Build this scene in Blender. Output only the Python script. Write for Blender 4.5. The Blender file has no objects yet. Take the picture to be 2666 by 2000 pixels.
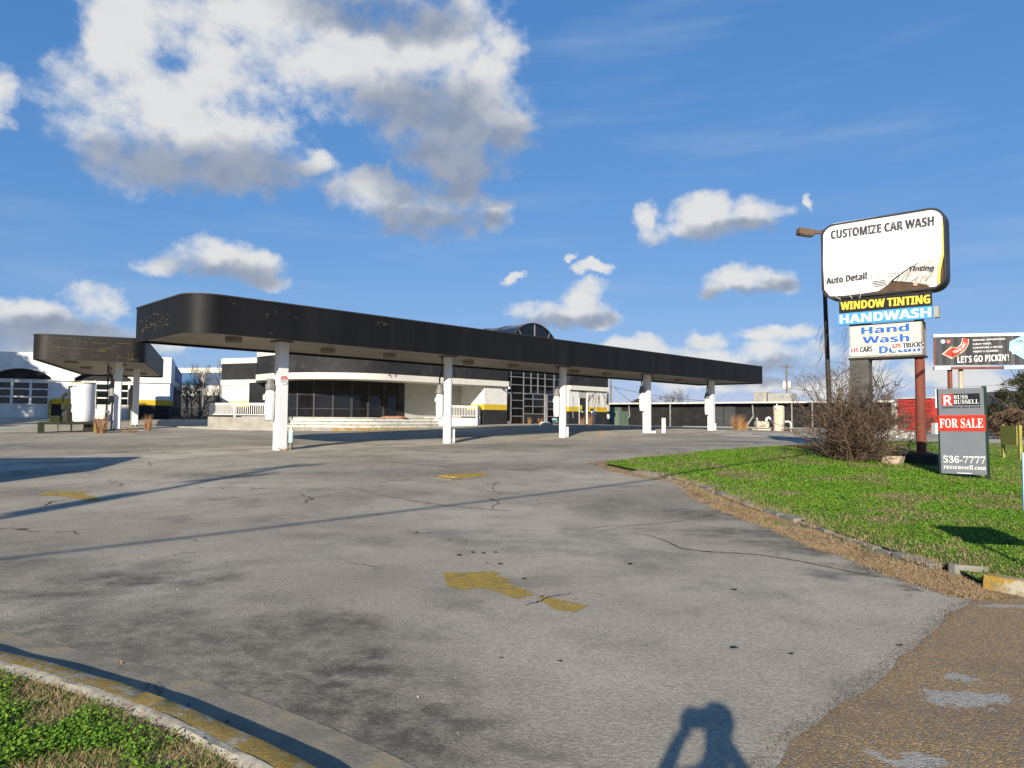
import bpy, bmesh, math, random
import numpy as np
from mathutils import Vector, Matrix, noise as mnoise
random.seed(7); rng = np.random.default_rng(7)
SC = bpy.context.scene; COL = SC.collection
R = math.radians

# ------------------------------------------------------------------ camera
H = 1.62; FPX = 1800.0; PITCH = math.atan(88/FPX); ROLL = 0.008
cam_d = bpy.data.cameras.new('camera'); cam = bpy.data.objects.new('camera', cam_d); COL.objects.link(cam)
cam_d.sensor_width = 36; cam_d.lens = 36*FPX/2666; cam_d.clip_start = 0.05; cam_d.clip_end = 12000
CR = Matrix.Rotation(math.pi/2+PITCH, 3, 'X') @ Matrix.Rotation(ROLL, 3, 'Z')
cam.matrix_world = Matrix.Translation((0, 0, H)) @ CR.to_4x4()
SC.camera = cam
def ray(px, py):
    d = CR @ Vector(((px-1333)/FPX, -(py-1000)/FPX, -1)); return d/d.y
def P(px, py, Y):
    d = ray(px, py); return Vector((d.x*Y, Y, H+d.z*Y))

# ------------------------------------------------------------------ sun, sky, exposure
SUN_EL, SUN_AZ = R(22), R(14.5)
SUNV = Vector((math.sin(SUN_AZ)*math.cos(SUN_EL), math.cos(SUN_AZ)*math.cos(SUN_EL), -math.sin(SUN_EL)))
sl = bpy.data.lights.new('sun', 'SUN'); sl.energy = 5.0; sl.angle = R(0.53); sl.color = (1.0, 0.90, 0.73)
so = bpy.data.objects.new('sun', sl); COL.objects.link(so); so.rotation_euler = SUNV.to_track_quat('-Z', 'Y').to_euler()
so.location = (-20, -60, 40)
SC.view_settings.view_transform = 'Standard'; SC.view_settings.look = 'None'; SC.view_settings.gamma = 1
SC.view_settings.exposure = 0.5
SC.cycles.max_bounces = 4; SC.cycles.transparent_max_bounces = 12; SC.cycles.use_denoising = True

class NT:
    """small node helper"""
    def __init__(s, tree): s.t = tree; s.n = tree.nodes; s.l = tree.links
    def add(s, typ, ins=None, **kw):
        n = s.n.new(typ)
        for k, v in kw.items(): setattr(n, k, v)
        for k, v in (ins or {}).items():
            if hasattr(v, 'is_linked') or isinstance(v, bpy.types.NodeSocket): s.l.new(v, n.inputs[k])
            else: n.inputs[k].default_value = v
        return n
    def m(s, op, a, b=None, c=None, clamp=False):
        n = s.n.new('ShaderNodeMath'); n.operation = op; n.use_clamp = clamp
        for i, v in enumerate((a, b, c)):
            if v is None: continue
            if isinstance(v, bpy.types.NodeSocket): s.l.new(v, n.inputs[i])
            else: n.inputs[i].default_value = v
        return n.outputs[0]
    def v(s, op, a, b=None, c=None, out=0):
        n = s.n.new('ShaderNodeVectorMath'); n.operation = op
        for i, x in enumerate((a, b, c)):
            if x is None: continue
            if isinstance(x, bpy.types.NodeSocket): s.l.new(x, n.inputs[i])
            else: n.inputs[i].default_value = x
        return n.outputs[out]
    def ss(s, x, lo, hi, a=0.0, b=1.0):
        n = s.n.new('ShaderNodeMapRange'); n.interpolation_type = 'SMOOTHSTEP'
        s.l.new(x, n.inputs[0])
        for i, q in enumerate((lo, hi, a, b)): n.inputs[i+1].default_value = q
        return n.outputs[0]
    def mix(s, f, a, b, typ='MIX'):
        n = s.n.new('ShaderNodeMix'); n.data_type = 'RGBA'; n.blend_type = typ
        for sock, v in ((n.inputs[0], f), (n.inputs[6], a), (n.inputs[7], b)):
            if isinstance(v, bpy.types.NodeSocket): s.l.new(v, sock)
            else: sock.default_value = v if not isinstance(v, tuple) or len(v) == 4 else (*v, 1)
        return n.outputs[2]
    def noise(s, vec, scale, detail=4, rough=.55, out=0, dist=0.0):
        n = s.n.new('ShaderNodeTexNoise'); n.inputs['Scale'].default_value = scale
        n.inputs['Detail'].default_value = detail; n.inputs['Roughness'].default_value = rough
        n.inputs['Distortion'].default_value = dist
        if vec is not None: s.l.new(vec, n.inputs['Vector'])
        return n.outputs[out]

def azel(px, py):
    d = ray(px, py); return math.atan2(d.x, 1), math.atan2(d.z, math.hypot(d.x, 1))
# cumulus: (px, py, radius x, radius y) in photograph pixels, used as directions on the dome
CLOUDS = [(330,285,215,95),(470,350,270,130),(640,370,190,85),(500,440,300,55),(800,420,60,35),(330,110,110,150),(430,40,120,90),
 (580,110,110,170),(760,90,210,130),(960,130,230,140),(1120,210,210,130),(1240,130,110,150),(1190,330,180,120),(1180,430,160,50),(1330,350,60,60),
 (970,500,120,60),(1110,545,190,62),(1200,500,60,50),(1290,570,50,40),(940,470,50,40),(1000,450,30,30),
 (540,665,110,52),(640,690,90,42),(440,690,80,34),(700,730,60,24),
 (60,820,150,45),(250,790,90,48),(150,870,230,40),(0,265,50,75),(430,905,110,40),
 (1450,815,130,36),(1515,775,55,42),(1560,835,60,20),(1380,850,60,20),
 (1695,575,38,42),(1715,620,60,36),(1830,565,75,55),(1960,560,90,45),(1790,600,60,26),
 (1950,735,110,36),(1880,755,70,20),(2030,860,105,24),(1840,880,55,26),(2030,925,125,42),(1930,945,90,30),(1780,930,130,30),(2110,525,14,28),
 (1490,660,22,10),(1540,690,40,16),(2200,1000,160,50),(100,930,160,60),(2480,960,160,30),(1900,1000,220,24),(1640,905,120,26),(1500,940,120,30),(2250,930,70,34),(700,800,60,16),(2560,1000,130,30),(1330,720,40,10)]
W = bpy.data.worlds.new('World'); SC.world = W; W.use_nodes = True
wt = NT(W.node_tree); W.node_tree.nodes.clear()
def cloud_group():
    g = bpy.data.node_groups.new('cumulus', 'ShaderNodeTree')
    g.interface.new_socket('p', in_out='INPUT', socket_type='NodeSocketVector')
    g.interface.new_socket('d', in_out='OUTPUT', socket_type='NodeSocketFloat')
    g.interface.new_socket('base', in_out='OUTPUT', socket_type='NodeSocketFloat')
    t = NT(g); gi = g.nodes.new('NodeGroupInput'); go = g.nodes.new('NodeGroupOutput'); p = gi.outputs[0]
    w1 = t.noise(p, 16.0, 4, .6, out=1); w1 = t.v('SUBTRACT', w1, (.5, .5, .5))
    q = t.v('MULTIPLY_ADD', w1, (.075, .05, 0), p)
    best = None
    for (x, y, rx, ry) in CLOUDS:
        a, e = azel(x, y); ra = rx*1.12/FPX*math.cos(a)**2; re = ry*1.12/FPX*math.cos(a)
        d = t.v('MULTIPLY_ADD', q, (1/ra, 1/re, 0), (-a/ra, -e/re, 0))
        r = t.v('DOT_PRODUCT', d, d, out=1)
        best = r if best is None else t.m('SMOOTH_MIN', best, r, .6)
    base = t.m('SUBTRACT', 1.0, best); base = t.m('MAXIMUM', base, -1.2)
    # the same kind of cumulus all round the rest of the dome
    sx = t.add('ShaderNodeSeparateXYZ', {0: p})
    far = t.m('MAXIMUM', t.ss(t.m('ABSOLUTE', sx.outputs[0]), .66, .82), t.ss(sx.outputs[1], .58, .72))
    gen = t.noise(t.v('MULTIPLY', p, (1, 1.7, 1)), 2.6, 5, .5)
    gen = t.m('MULTIPLY_ADD', gen, 6.0, -3.9)
    gen = t.m('SUBTRACT', gen, t.m('MULTIPLY', t.m('SUBTRACT', 1.0, far), 5.0))
    base = t.m('MAXIMUM', base, gen)
    n1 = t.noise(t.v('MULTIPLY', p, (1, 1.3, 1)), 12, 7, .60)
    d = t.m('ADD', t.m('MULTIPLY', base, 1.45), t.m('MULTIPLY_ADD', n1, 5.6, -3.0))
    t.l.new(base, go.inputs[1])
    t.l.new(d, go.inputs[0]); return g
CG = cloud_group()
tc = wt.add('ShaderNodeTexCoord'); D = tc.outputs['Generated']; sd = wt.add('ShaderNodeSeparateXYZ', {0: D})
az = wt.m('ARCTAN2', sd.outputs[0], sd.outputs[1])
el = wt.m('ARCSINE', sd.outputs[2])
pp = wt.add('ShaderNodeCombineXYZ', {0: az, 1: el, 2: 0.0}).outputs[0]
def dens(off):
    n = wt.add('ShaderNodeGroup', node_tree=CG); wt.l.new(wt.v('ADD', pp, off), n.inputs[0]); return n.outputs
d0, b0 = dens((0, 0, 0))
alpha = wt.m('MULTIPLY', wt.ss(d0, -.55, 1.25), wt.ss(sd.outputs[2], -.01, .03))
# grey bases of the cumulus
DARK = [(540, 455, 330, 62), (1190, 420, 220, 95), (1090, 285, 190, 60), (1120, 590, 200, 42), (600, 715, 150, 30), (130, 870, 240, 40), (1450, 850, 140, 24), (1900, 622, 200, 26), (1960, 768, 130, 18), (2030, 965, 160, 22), (1000, 40, 200, 40)]
dk = None; wq = wt.v('MULTIPLY_ADD', wt.v('SUBTRACT', wt.noise(pp, 9, 4, .6, out=1), (.5, .5, .5)), (.10, .07, 0), pp)
for (x, y, rx, ry) in DARK:
    a, e = azel(x, y); ra = rx*1.3/FPX*math.cos(a)**2; re = ry*1.45/FPX*math.cos(a); dd = wt.v('MULTIPLY_ADD', wq, (1/ra, 1/re, 0), (-a/ra, -e/re, 0)); r = wt.v('DOT_PRODUCT', dd, dd, out=1)
    dk = r if dk is None else wt.m('MINIMUM', dk, r)
under = wt.ss(dk, 1.7, .05)
relief = wt.ss(wt.m('SUBTRACT', wt.noise(wt.v('MULTIPLY_ADD', pp, (1, 1.25, 1), (-.008, .022, 0)), 9, 4, .6), wt.noise(wt.v('MULTIPLY', pp, (1, 1.25, 1)), 9, 4, .6)), -.09, .19)
shade = wt.m('ADD', wt.m('MULTIPLY', under, .78), wt.m('MULTIPLY', relief, .24))
CLB = 4.4
ccol = wt.mix(wt.ss(shade, .05, 1.0), (1.05*CLB, 1.05*CLB, 1.04*CLB, 1), (.36*CLB, .43*CLB, .57*CLB, 1))
sky = wt.add('ShaderNodeTexSky', sky_type='NISHITA', sun_disc=False, sun_elevation=SUN_EL, sun_rotation=math.pi+SUN_AZ, air_density=1.0, dust_density=0, ozone_density=3.0, altitude=200)
cirr = wt.m('MULTIPLY', wt.ss(wt.noise(wt.v('MULTIPLY', pp, (1, 7, 1)), 2.2, 6, .6), .47, .8), .22)
# tone of the clear winter sky, channel by channel
sr = wt.add('ShaderNodeSeparateColor', {0: sky.outputs[0]})
skg = wt.add('ShaderNodeCombineColor', {0: wt.m('MULTIPLY', wt.m('POWER', sr.outputs[0], .78), .50), 1: wt.m('MULTIPLY', wt.m('POWER', sr.outputs[1], .50), 1.06), 2: wt.m('MULTIPLY', wt.m('POWER', sr.outputs[2], .36), 2.15)}).outputs[0]
skc = wt.mix(cirr, skg, (.8*CLB, .9*CLB, 1.0*CLB, 1))
fin = wt.mix(wt.m('MULTIPLY', alpha, .95), skc, ccol)
bg = wt.add('ShaderNodeBackground', {'Color': fin, 'Strength': 0.12})
wo = wt.add('ShaderNodeOutputWorld'); wt.l.new(bg.outputs[0], wo.inputs[0])
W.cycles.sampling_method = 'MANUAL'; W.cycles.sample_map_resolution = 512

# ------------------------------------------------------------------ materials
MATS = {}
def newmat(name):
    m = bpy.data.materials.new(name); m.use_nodes = True; t = NT(m.node_tree)
    b = m.node_tree.nodes['Principled BSDF']; MATS[name] = m; return m, t, b
def lin(h):  # sRGB 0..255 triple to linear
    return tuple((c/255/12.92 if c/255 <= .04045 else ((c/255+.055)/1.055)**2.4) for c in h)
def pm(name, col, rough=.75, var=.22, scale=2.0, bump=.15, bscale=40, dirt=None, dirt_amt=.5, dscale=1.2, metal=0, spec=.35, streak=False):
    """painted / plain surface with tone variation, optional dirt patches of their own shape, fine bump"""
    m, t, b = newmat(name); pos = t.add('ShaderNodeNewGeometry').outputs['Position']
    if streak: pv = t.v('MULTIPLY', pos, (1, 1, .12))
    else: pv = pos
    n = t.noise(pv, scale, 5, .6)
    lo = tuple(c*(1-var) for c in col); hi = tuple(min(1, c*(1+var*.6)) for c in col)
    c = t.mix(t.ss(n, .3, .7), (*lo, 1), (*hi, 1))
    if dirt:
        dn = t.noise(pv, dscale, 8, .68)
        c = t.mix(t.m('MULTIPLY', t.ss(dn, .5, .68), dirt_amt), c, (*dirt, 1))
    t.l.new(c, b.inputs['Base Color']); b.inputs['Roughness'].default_value = rough
    b.inputs['Metallic'].default_value = metal; b.inputs['Specular IOR Level'].default_value = spec
    if bump:
        bn = t.add('ShaderNodeBump', {'Strength': bump, 'Distance': .01, 'Height': t.noise(pos, bscale, 3)})
        t.l.new(bn.outputs[0], b.inputs['Normal'])
    return m
pm('white_paint', (.80, .79, .76), .55, .10, 1.5, .1, dirt=(.45, .40, .33), dirt_amt=.35)
pm('column_white', (.80, .80, .79), .5, .06, 3, .05, dirt=(.42, .36, .29), dirt_amt=.30, dscale=2.2, streak=True)
pm('cream_stucco', (.72, .69, .60), .85, .10, 1.2, .3, 90, dirt=(.45, .42, .34), dirt_amt=.35, streak=True)
pm('black_stucco', (.020, .020, .022), .75, .35, 1.0, .3, 90, dirt=(.06, .06, .062), dirt_amt=.5)
pm('fascia_black', (.0095, .0092, .0095), .55, .25, 1.0, .06, 20, dirt=(.020, .0195, .019), dirt_amt=.5, streak=True, spec=.22)
pm('fascia_brown', (.0135, .0115, .0105), .55, .25, 1.0, .06, 20, dirt=(.04, .035, .03), dirt_amt=.5, streak=True, spec=.3)
pm('fascia_scrape', (.22, .15, .06), .7, .3, 8, .1)
pm('soffit_metal', (.26, .23, .19), .55, .10, .8, .05, dirt=(.20, .15, .09), dirt_amt=.55, dscale=.5)
pm('concrete', (.36, .34, .30), .9, .2, 1.3, .3, 60, dirt=(.16, .14, .12), dirt_amt=.5)
pm('pad_concrete', (.40, .36, .285), .92, .25, .8, .3, 60, dirt=(.20, .165, .12), dirt_amt=.7, dscale=.7)
pm('step_paint', (.60, .60, .56), .8, .12, 2, .25, 50, dirt=(.22, .20, .17), dirt_amt=.75, dscale=3.2)
pm('frame_metal', (.34, .34, .34), .45, .15, 2, .03, metal=.5)
pm('dark_metal', (.035, .03, .026), .6, .3, 3, .1)
pm('grey_metal', (.32, .32, .31), .5, .2, 3, .1, dirt=(.17, .12, .08), dirt_amt=.4)
pm('rust_red', (.21, .062, .04), .8, .3, 3, .25, dirt=(.10, .05, .035), dirt_amt=.6, streak=True)
pm('pole_grey', (.10, .10, .095), .7, .25, 2, .2, dirt=(.28, .27, .25), dirt_amt=.5, dscale=1.8)
pm('green_paint', (.026, .034, .014), .7, .35, 4, .2, dirt=(.07, .06, .02), dirt_amt=.6, dscale=3)
pm('transformer_green', (.14, .19, .14), .55, .12, 2, .08)
pm('post_green', (.012, .035, .022), .5, .2, 3, .05)
pm('sign_grey', (.17, .185, .21), .5, .06, 3, .02)
pm('sign_red', (.70, .035, .018), .5, .06, 3, .02)
pm('sign_navy', (.01, .011, .02), .5, .1, 3, .02)
pm('letter_white', (.82, .82, .80), .55, .03, 3, 0)
pm('letter_black', (.04, .04, .055), .6, .25, 14, 0, dirt=(.55, .55, .55), dirt_amt=.55, dscale=10)
pm('letter_faded', (.42, .42, .43), .6, .4, 14, 0, dirt=(.75, .75, .74), dirt_amt=.9, dscale=7)
pm('letter_yellow', (.80, .62, .06), .55, .05, 3, 0)
pm('letter_blue', (.035, .14, .48), .55, .1, 5, 0)
pm('letter_red', (.62, .05, .06), .55, .05, 3, 0)
pm('board_blue', (.07, .34, .72), .5, .06, 3, .03)
pm('board_black', (.016, .015, .015), .5, .2, 4, .03)
pm('cabinet_dark', (.028, .027, .033), .55, .3, 3, .1, dirt=(.06, .045, .035), dirt_amt=.5)
pm('cabinet_inside', (.10, .06, .035), .8, .3, 4, .1)
pm('cabinet_grey', (.38, .37, .33), .75, .2, 3, .15, dirt=(.15, .13, .10), dirt_amt=.7, dscale=3)
pm('banner_white', (.74, .74, .72), .6, .04, 2, .05, 6, dirt=(.60, .59, .55), dirt_amt=.35, dscale=1.4)
pm('torn_white', (.58, .57, .53), .75, .18, 6, .2, 30, dirt=(.32, .31, .28), dirt_amt=.7, dscale=4)
pm('changeable_face', (.66, .64, .55), .6, .12, 4, .05, dirt=(.40, .38, .30), dirt_amt=.6, dscale=4)
pm('torn_yellow', (.68, .60, .12), .7, .2, 8, .1)
pm('stand_yellow', (.34, .31, .07), .6, .2, 4, .05)
pm('yellow_paint', (.34, .225, .04), .85, .25, 5, .3, 60)
pm('tank_beige', (.58, .52, .40), .7, .15, 2, .1, dirt=(.42, .20, .07), dirt_amt=.8, dscale=1.5, streak=True)
pm('pipe_white', (.76, .76, .73), .5, .08, 3, .03)
pm('drum_white', (.74, .75, .78), .55, .08, 3, .5, 9)
pm('hose_black', (.015, .015, .017), .6, .2, 4, .05)
pm('canister_grey', (.20, .20, .20), .5, .2, 4, .05)
pm('teal_cover', (.45, .66, .60), .6, .1, 5, .05)
pm('black_wall', (.016, .0155, .0165), .85, .35, 1.2, .3, 30, dirt=(.032, .028, .026), dirt_amt=.5)
pm('gate_grey', (.055, .056, .06), .7, .2, 2, .1)
pm('gutter_white', (.62, .60, .55), .6, .15, 2, .05, dirt=(.25, .22, .18), dirt_amt=.6, dscale=3)
pm('stone', (.42, .40, .36), .9, .35, 5, .5, 30)
pm('kerb_stone', (.22, .21, .18), .92, .28, 4, .5, 50, dirt=(.13, .12, .10), dirt_amt=.55, dscale=3)
pm('red_boards', (.46, .045, .035), .75, .25, 4, .2, dirt=(.20, .03, .025), dirt_amt=.5)
pm('blue_band', (.05, .13, .27), .7, .2, 2, .1)
pm('brick_red', (.45, .18, .08), .8, .3, 5, .2)
pm('wood_pole', (.20, .165, .13), .9, .3, 5, .4, 30)
pm('bark', (.17, .135, .105), .9, .3, 6, .4, 40)
pm('twig', (.115, .075, .050), .9, .35, 2, 0)
pm('twig_pale', (.155, .112, .078), .9, .35, 2, 0)
pm('straw', (.40, .265, .125), .9, .3, 6, 0)
pm('straw_orange', (.36, .20, .09), .9, .3, 6, 0)
pm('soil', (.13, .082, .050), .95, .4, 6, .6, 30, dirt=(.26, .18, .10), dirt_amt=.7, dscale=4)
pm('dead_leaf', (.22, .115, .055), .9, .4, 12, 0)
pm('evergreen', (.045, .055, .025), .8, .45, 1.5, 0)
pm('crown_green', (.065, .066, .028), .8, .4, 1.5, 0)
pm('hazy_hill_forest', (.085, .088, .095), .95, .35, .02, 0)  # blue-grey of distance haze mixed into the forest's base colour
pm('cloth_dark', (.05, .055, .07), .9, .2, 8, .2)
pm('jeans', (.07, .09, .14), .9, .2, 8, .2)
pm('skin', (.55, .34, .25), .6, .08, 8, .05)
pm('hair', (.06, .04, .03), .7, .2, 20, .2)
pm('luminaire_brown', (.15, .085, .05), .55, .2, 4, .05)
pm('lens_grey', (.28, .27, .25), .4, .1, 4, 0)
pm('flyer_yellow', (.55, .60, .06), .6, .05, 8, 0)
pm('paper', (.72, .72, .70), .7, .05, 8, 0)
pm('billboard_trim', (.78, .77, .74), .6, .06, 3, 0)
pm('sign_blue', (.32, .58, .72), .6, .05, 3, 0)
pm('rubble', (.38, .30, .22), .9, .5, 7, .4)
def glass(name, col, rough=.06):
    m, t, b = newmat(name); pos = t.add('ShaderNodeNewGeometry').outputs['Position']
    c = t.mix(t.ss(t.noise(pos, 1.5, 4), .35, .7), (*[x*.6 for x in col], 1), (*col, 1)); t.l.new(c, b.inputs['Base Color'])
    b.inputs['Roughness'].default_value = rough; b.inputs['Specular IOR Level'].default_value = .5
    bn = t.add('ShaderNodeBump', {'Strength': .04, 'Distance': .02, 'Height': t.noise(pos, 2.5, 2)}); t.l.new(bn.outputs[0], b.inputs['Normal']); return m
glass('dark_glass', (.010, .010, .011)); glass('vault_glazing', (.018, .022, .028), .12)
# see-through storefront glazing
m, t, b = newmat('clear_glass'); b.inputs['Base Color'].default_value = (.35, .36, .36, 1); b.inputs['Roughness'].default_value = .04
b.inputs['Transmission Weight'].default_value = 1.0; b.inputs['IOR'].default_value = 1.05; b.inputs['Specular IOR Level'].default_value = .5
def block_wall(name, white, z_black, z_yellow, jx=.4064):
    """painted scored block wall: black base, yellow stripe, white above (paint heights in local metres)"""
    m, t, b = newmat(name); tc = t.add('ShaderNodeTexCoord'); s = t.add('ShaderNodeSeparateXYZ', {0: tc.outputs['Object']})
    z = s.outputs[2]; h = t.m('ADD', s.outputs[0], s.outputs[1])
    wob = t.m('MULTIPLY_ADD', t.noise(tc.outputs['Object'], 9, 3), .02, -.01); zz = t.m('ADD', z, wob)
    def joint(c, p, w):
        f = t.m('FRACT', t.m('DIVIDE', c, p)); d = t.m('ABSOLUTE', t.m('SUBTRACT', f, .5)); return t.ss(d, .5-w/p, .5-w/p*.45)
    j = t.m('MAXIMUM', joint(z, .2032, .016), t.m('MULTIPLY', joint(h, jx, .014), .75))
    n = t.noise(tc.outputs['Object'], 2.0, 6, .65)
    wcol = t.mix(t.ss(n, .35, .75), (*white, 1), (*[c*.86 for c in white], 1))
    c = t.mix(t.m('GREATER_THAN', zz, z_yellow), (.62, .42, .028, 1), wcol)
    c = t.mix(t.m('MULTIPLY', j, .38), c, t.mix(.5, c, (.2, .19, .17, 1), 'MULTIPLY'))
    bk = t.mix(t.ss(n, .35, .7), (.018, .0185, .021, 1), (.034, .034, .036, 1))
    c = t.mix(t.m('LESS_THAN', zz, z_black), c, bk)
    t.l.new(c, b.inputs['Base Color']); b.inputs['Roughness'].default_value = .72; b.inputs['Specular IOR Level'].default_value = .3
    bn = t.add('ShaderNodeBump', {'Strength': .5, 'Distance': .012, 'Height': t.m('SUBTRACT', 1.0, j)}); t.l.new(bn.outputs[0], b.inputs['Normal'])
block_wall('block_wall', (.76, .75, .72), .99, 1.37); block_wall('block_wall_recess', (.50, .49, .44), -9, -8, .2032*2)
block_wall('block_wall_wing', (.78, .78, .75), 1.10, 1.51); block_wall('block_wall_garage', (.74, .76, .79), 1.10, 1.51)
def corrugated(name, col, pitch, axis=0, depth=.5):
    m, t, b = newmat(name); tc = t.add('ShaderNodeTexCoord'); s = t.add('ShaderNodeSeparateXYZ', {0: tc.outputs['Object']})
    f = t.m('FRACT', t.m('DIVIDE', s.outputs[axis], pitch)); g = t.ss(t.m('ABSOLUTE', t.m('SUBTRACT', f, .5)), .42, .49)
    n = t.noise(tc.outputs['Object'], .7, 6, .6)
    c = t.mix(t.ss(n, .35, .7), (*col, 1), (*[x*.72 for x in col], 1)); c = t.mix(t.m('MULTIPLY', g, .6), c, (*[x*.25 for x in col], 1))
    t.l.new(c, b.inputs['Base Color']); b.inputs['Roughness'].default_value = .5
    bn = t.add('ShaderNodeBump', {'Strength': depth, 'Distance': .02, 'Height': t.m('SUBTRACT', 1.0, g)}); t.l.new(bn.outputs[0], b.inputs['Normal'])
corrugated('soffit_panel', (.30, .255, .19), .30, 1)

# ------------------------------------------------------------------ mesh helpers
class MB:
    def __init__(s): s.v = []; s.f = []
    def add(s, vs, fs):
        o = len(s.v); s.v += [tuple(q) for q in vs]; s.f += [tuple(i+o for i in f) for f in fs]; return s
    def box(s, x0, x1, y0, y1, z0, z1, M=None):
        vs = [Vector((x, y, z)) for z in (z0, z1) for x, y in ((x0, y0), (x1, y0), (x1, y1), (x0, y1))]
        if M is not None: vs = [M @ q for q in vs]
        return s.add(vs, [(3, 2, 1, 0), (4, 5, 6, 7), (0, 1, 5, 4), (1, 2, 6, 5), (2, 3, 7, 6), (3, 0, 4, 7)])
    def bevbox(s, x0, x1, y0, y1, z0, z1, b=.02, M=None):
        return s.prism([(x0+b, y0), (x1-b, y0), (x1, y0+b), (x1, y1-b), (x1-b, y1), (x0+b, y1), (x0, y1-b), (x0, y0+b)], z0, z1, M)
    def prism(s, poly, z0, z1, M=None, plane='xy'):
        n = len(poly)
        if plane == 'xy': vs = [Vector((x, y, z)) for z in (z0, z1) for x, y in poly]
        else: vs = [Vector((x, y, z)) for y in (z0, z1) for x, z in poly]
        if M is not None: vs = [M @ q for q in vs]
        fs = [tuple(range(n-1, -1, -1)), tuple(range(n, 2*n))] + [(i, (i+1) % n, n+(i+1) % n, n+i) for i in range(n)]
        return s.add(vs, fs)
    def tube(s, pts, rad, n=8, cap=True):
        pts = [Vector(p) for p in pts]; k = len(pts)
        if not hasattr(rad, '__len__'): rad = [rad]*k
        up = Vector((0, 0, 1)); rings = []
        for i, p in enumerate(pts):
            d = (pts[min(i+1, k-1)]-pts[max(i-1, 0)]).normalized()
            a = d.cross(up)
            if a.length < .05: a = d.cross(Vector((1, 0, 0)))
            a.normalize(); c = d.cross(a)
            rings.append([p+(a*math.cos(j*2*math.pi/n)+c*math.sin(j*2*math.pi/n))*rad[i] for j in range(n)])
        fs = [(i*n+j, i*n+(j+1) % n, (i+1)*n+(j+1) % n, (i+1)*n+j) for i in range(k-1) for j in range(n)]
        if cap: fs += [tuple(range(n-1, -1, -1)), tuple(range((k-1)*n, k*n))]
        return s.add([q for r in rings for q in r], fs)
    def lathe(s, prof, n=16, c=(0, 0)):
        k = len(prof); vs = [(c[0]+r*math.cos(j*2*math.pi/n), c[1]+r*math.sin(j*2*math.pi/n), z) for r, z in prof for j in range(n)]
        fs = [(i*n+j, i*n+(j+1) % n, (i+1)*n+(j+1) % n, (i+1)*n+j) for i in range(k-1) for j in range(n)]
        fs += [tuple(range(n-1, -1, -1)), tuple(range((k-1)*n, k*n))]
        return s.add(vs, fs)
    def ribbon(s, path, z0, z1, th):
        """wall of thickness th along an open xy path (offset to the left side)"""
        n = len(path); off = []
        for i, p in enumerate(path):
            a = Vector(path[max(i-1, 0)]); b = Vector(path[min(i+1, n-1)]); d = (b-a).normalized(); off.append((p[0]-d.y*th, p[1]+d.x*th))
        vs = [(x, y, z) for pl in (path, off) for z in (z0, z1) for x, y in pl]
        A, B, C, Dd = 0, n, 2*n, 3*n; fs = []
        for i in range(n-1):
            fs += [(A+i, A+i+1, B+i+1, B+i), (C+i+1, C+i, Dd+i, Dd+i+1), (B+i, B+i+1, Dd+i+1, Dd+i), (A+i+1, A+i, C+i, C+i+1)]
        fs += [(A, B, Dd, C), (A+n-1, C+n-1, Dd+n-1, B+n-1)]
        return s.add(vs, fs)
    def ob(s, name, mat, parent=None, smooth=False, **props):
        me = bpy.data.meshes.new(name); me.from_pydata(s.v, [], s.f); me.materials.append(MATS[mat]); me.update()
        bm = bmesh.new(); bm.from_mesh(me); bmesh.ops.recalc_face_normals(bm, faces=bm.faces); bm.to_mesh(me); bm.free()
        if smooth:
            for p in me.polygons: p.use_smooth = True
            me.set_sharp_from_angle(angle=R(40))
        return link(name, me, parent, **props)
def link(name, me, parent=None, **props):
    o = bpy.data.objects.new(name, me); COL.objects.link(o)
    if parent is not None: o.parent = parent
    for k, v in props.items(): o[k] = v
    return o
def thing(name, label, cat, loc=(0, 0, 0), rz=0, group=None):
    o = bpy.data.objects.new(name, None); COL.objects.link(o); o.location = loc; o.rotation_euler = (0, 0, rz); o.empty_display_size = .2
    o['label'] = label; o['category'] = cat
    if group: o['group'] = group
    return o
def tag(o, label, cat, group=None):
    o['label'] = label; o['category'] = cat
    if group: o['group'] = group
    return o
BOLD = lambda s: ''.join(chr(0x1D400+ord(c)-65) if 'A' <= c <= 'Z' else chr(0x1D41A+ord(c)-97) if 'a' <= c <= 'z' else chr(0x1D7CE+ord(c)-48) if '0' <= c <= '9' else c for c in s)
SANS = lambda s: ''.join(chr(0x1D5D4+ord(c)-65) if 'A' <= c <= 'Z' else chr(0x1D5EE+ord(c)-97) if 'a' <= c <= 'z' else chr(0x1D7EC+ord(c)-48) if '0' <= c <= '9' else c for c in s)
def lettering(txt, x0, x1, z0, z1, y, mat, parent, name='lettering', bold=0.0, ext=.004, shear=0.0, serif=False, skew=0.0, curve=None):
    """flat letters filling the box x0..x1, z0..z1 on the plane y (front is -y)"""
    cu = bpy.data.curves.new('t', 'FONT'); cu.body = BOLD(txt) if serif else SANS(txt); cu.offset = 0.0; cu.shear = shear; cu.resolution_u = 3; cu.extrude = 0
    o = bpy.data.objects.new('t', cu)
    me = bpy.data.meshes.new_from_object(o)
    bpy.data.objects.remove(o); bpy.data.curves.remove(cu)
    n = len(me.vertices)
    if n == 0: return None
    c = np.zeros(n*3); me.vertices.foreach_get('co', c); c = c.reshape(-1, 3)
    mn, mx = c.min(0), c.max(0); u = (c[:, 0]-mn[0])/(mx[0]-mn[0]); w = (c[:, 1]-mn[1])/(mx[1]-mn[1])
    if curve is None: X = x0+u*(x1-x0); Z = z0+w*(z1-z0)+skew*u
    else: X, Z = curve(u, w)
    out = np.stack([X, np.full(n, y), Z], 1); me.vertices.foreach_set('co', out.ravel()); me.materials.clear(); me.materials.append(MATS[mat]); me.update()
    for p in me.polygons: p.use_smooth = False
    lo = link(name, me, parent); lo['kind'] = 'stuff'; return lo

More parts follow.
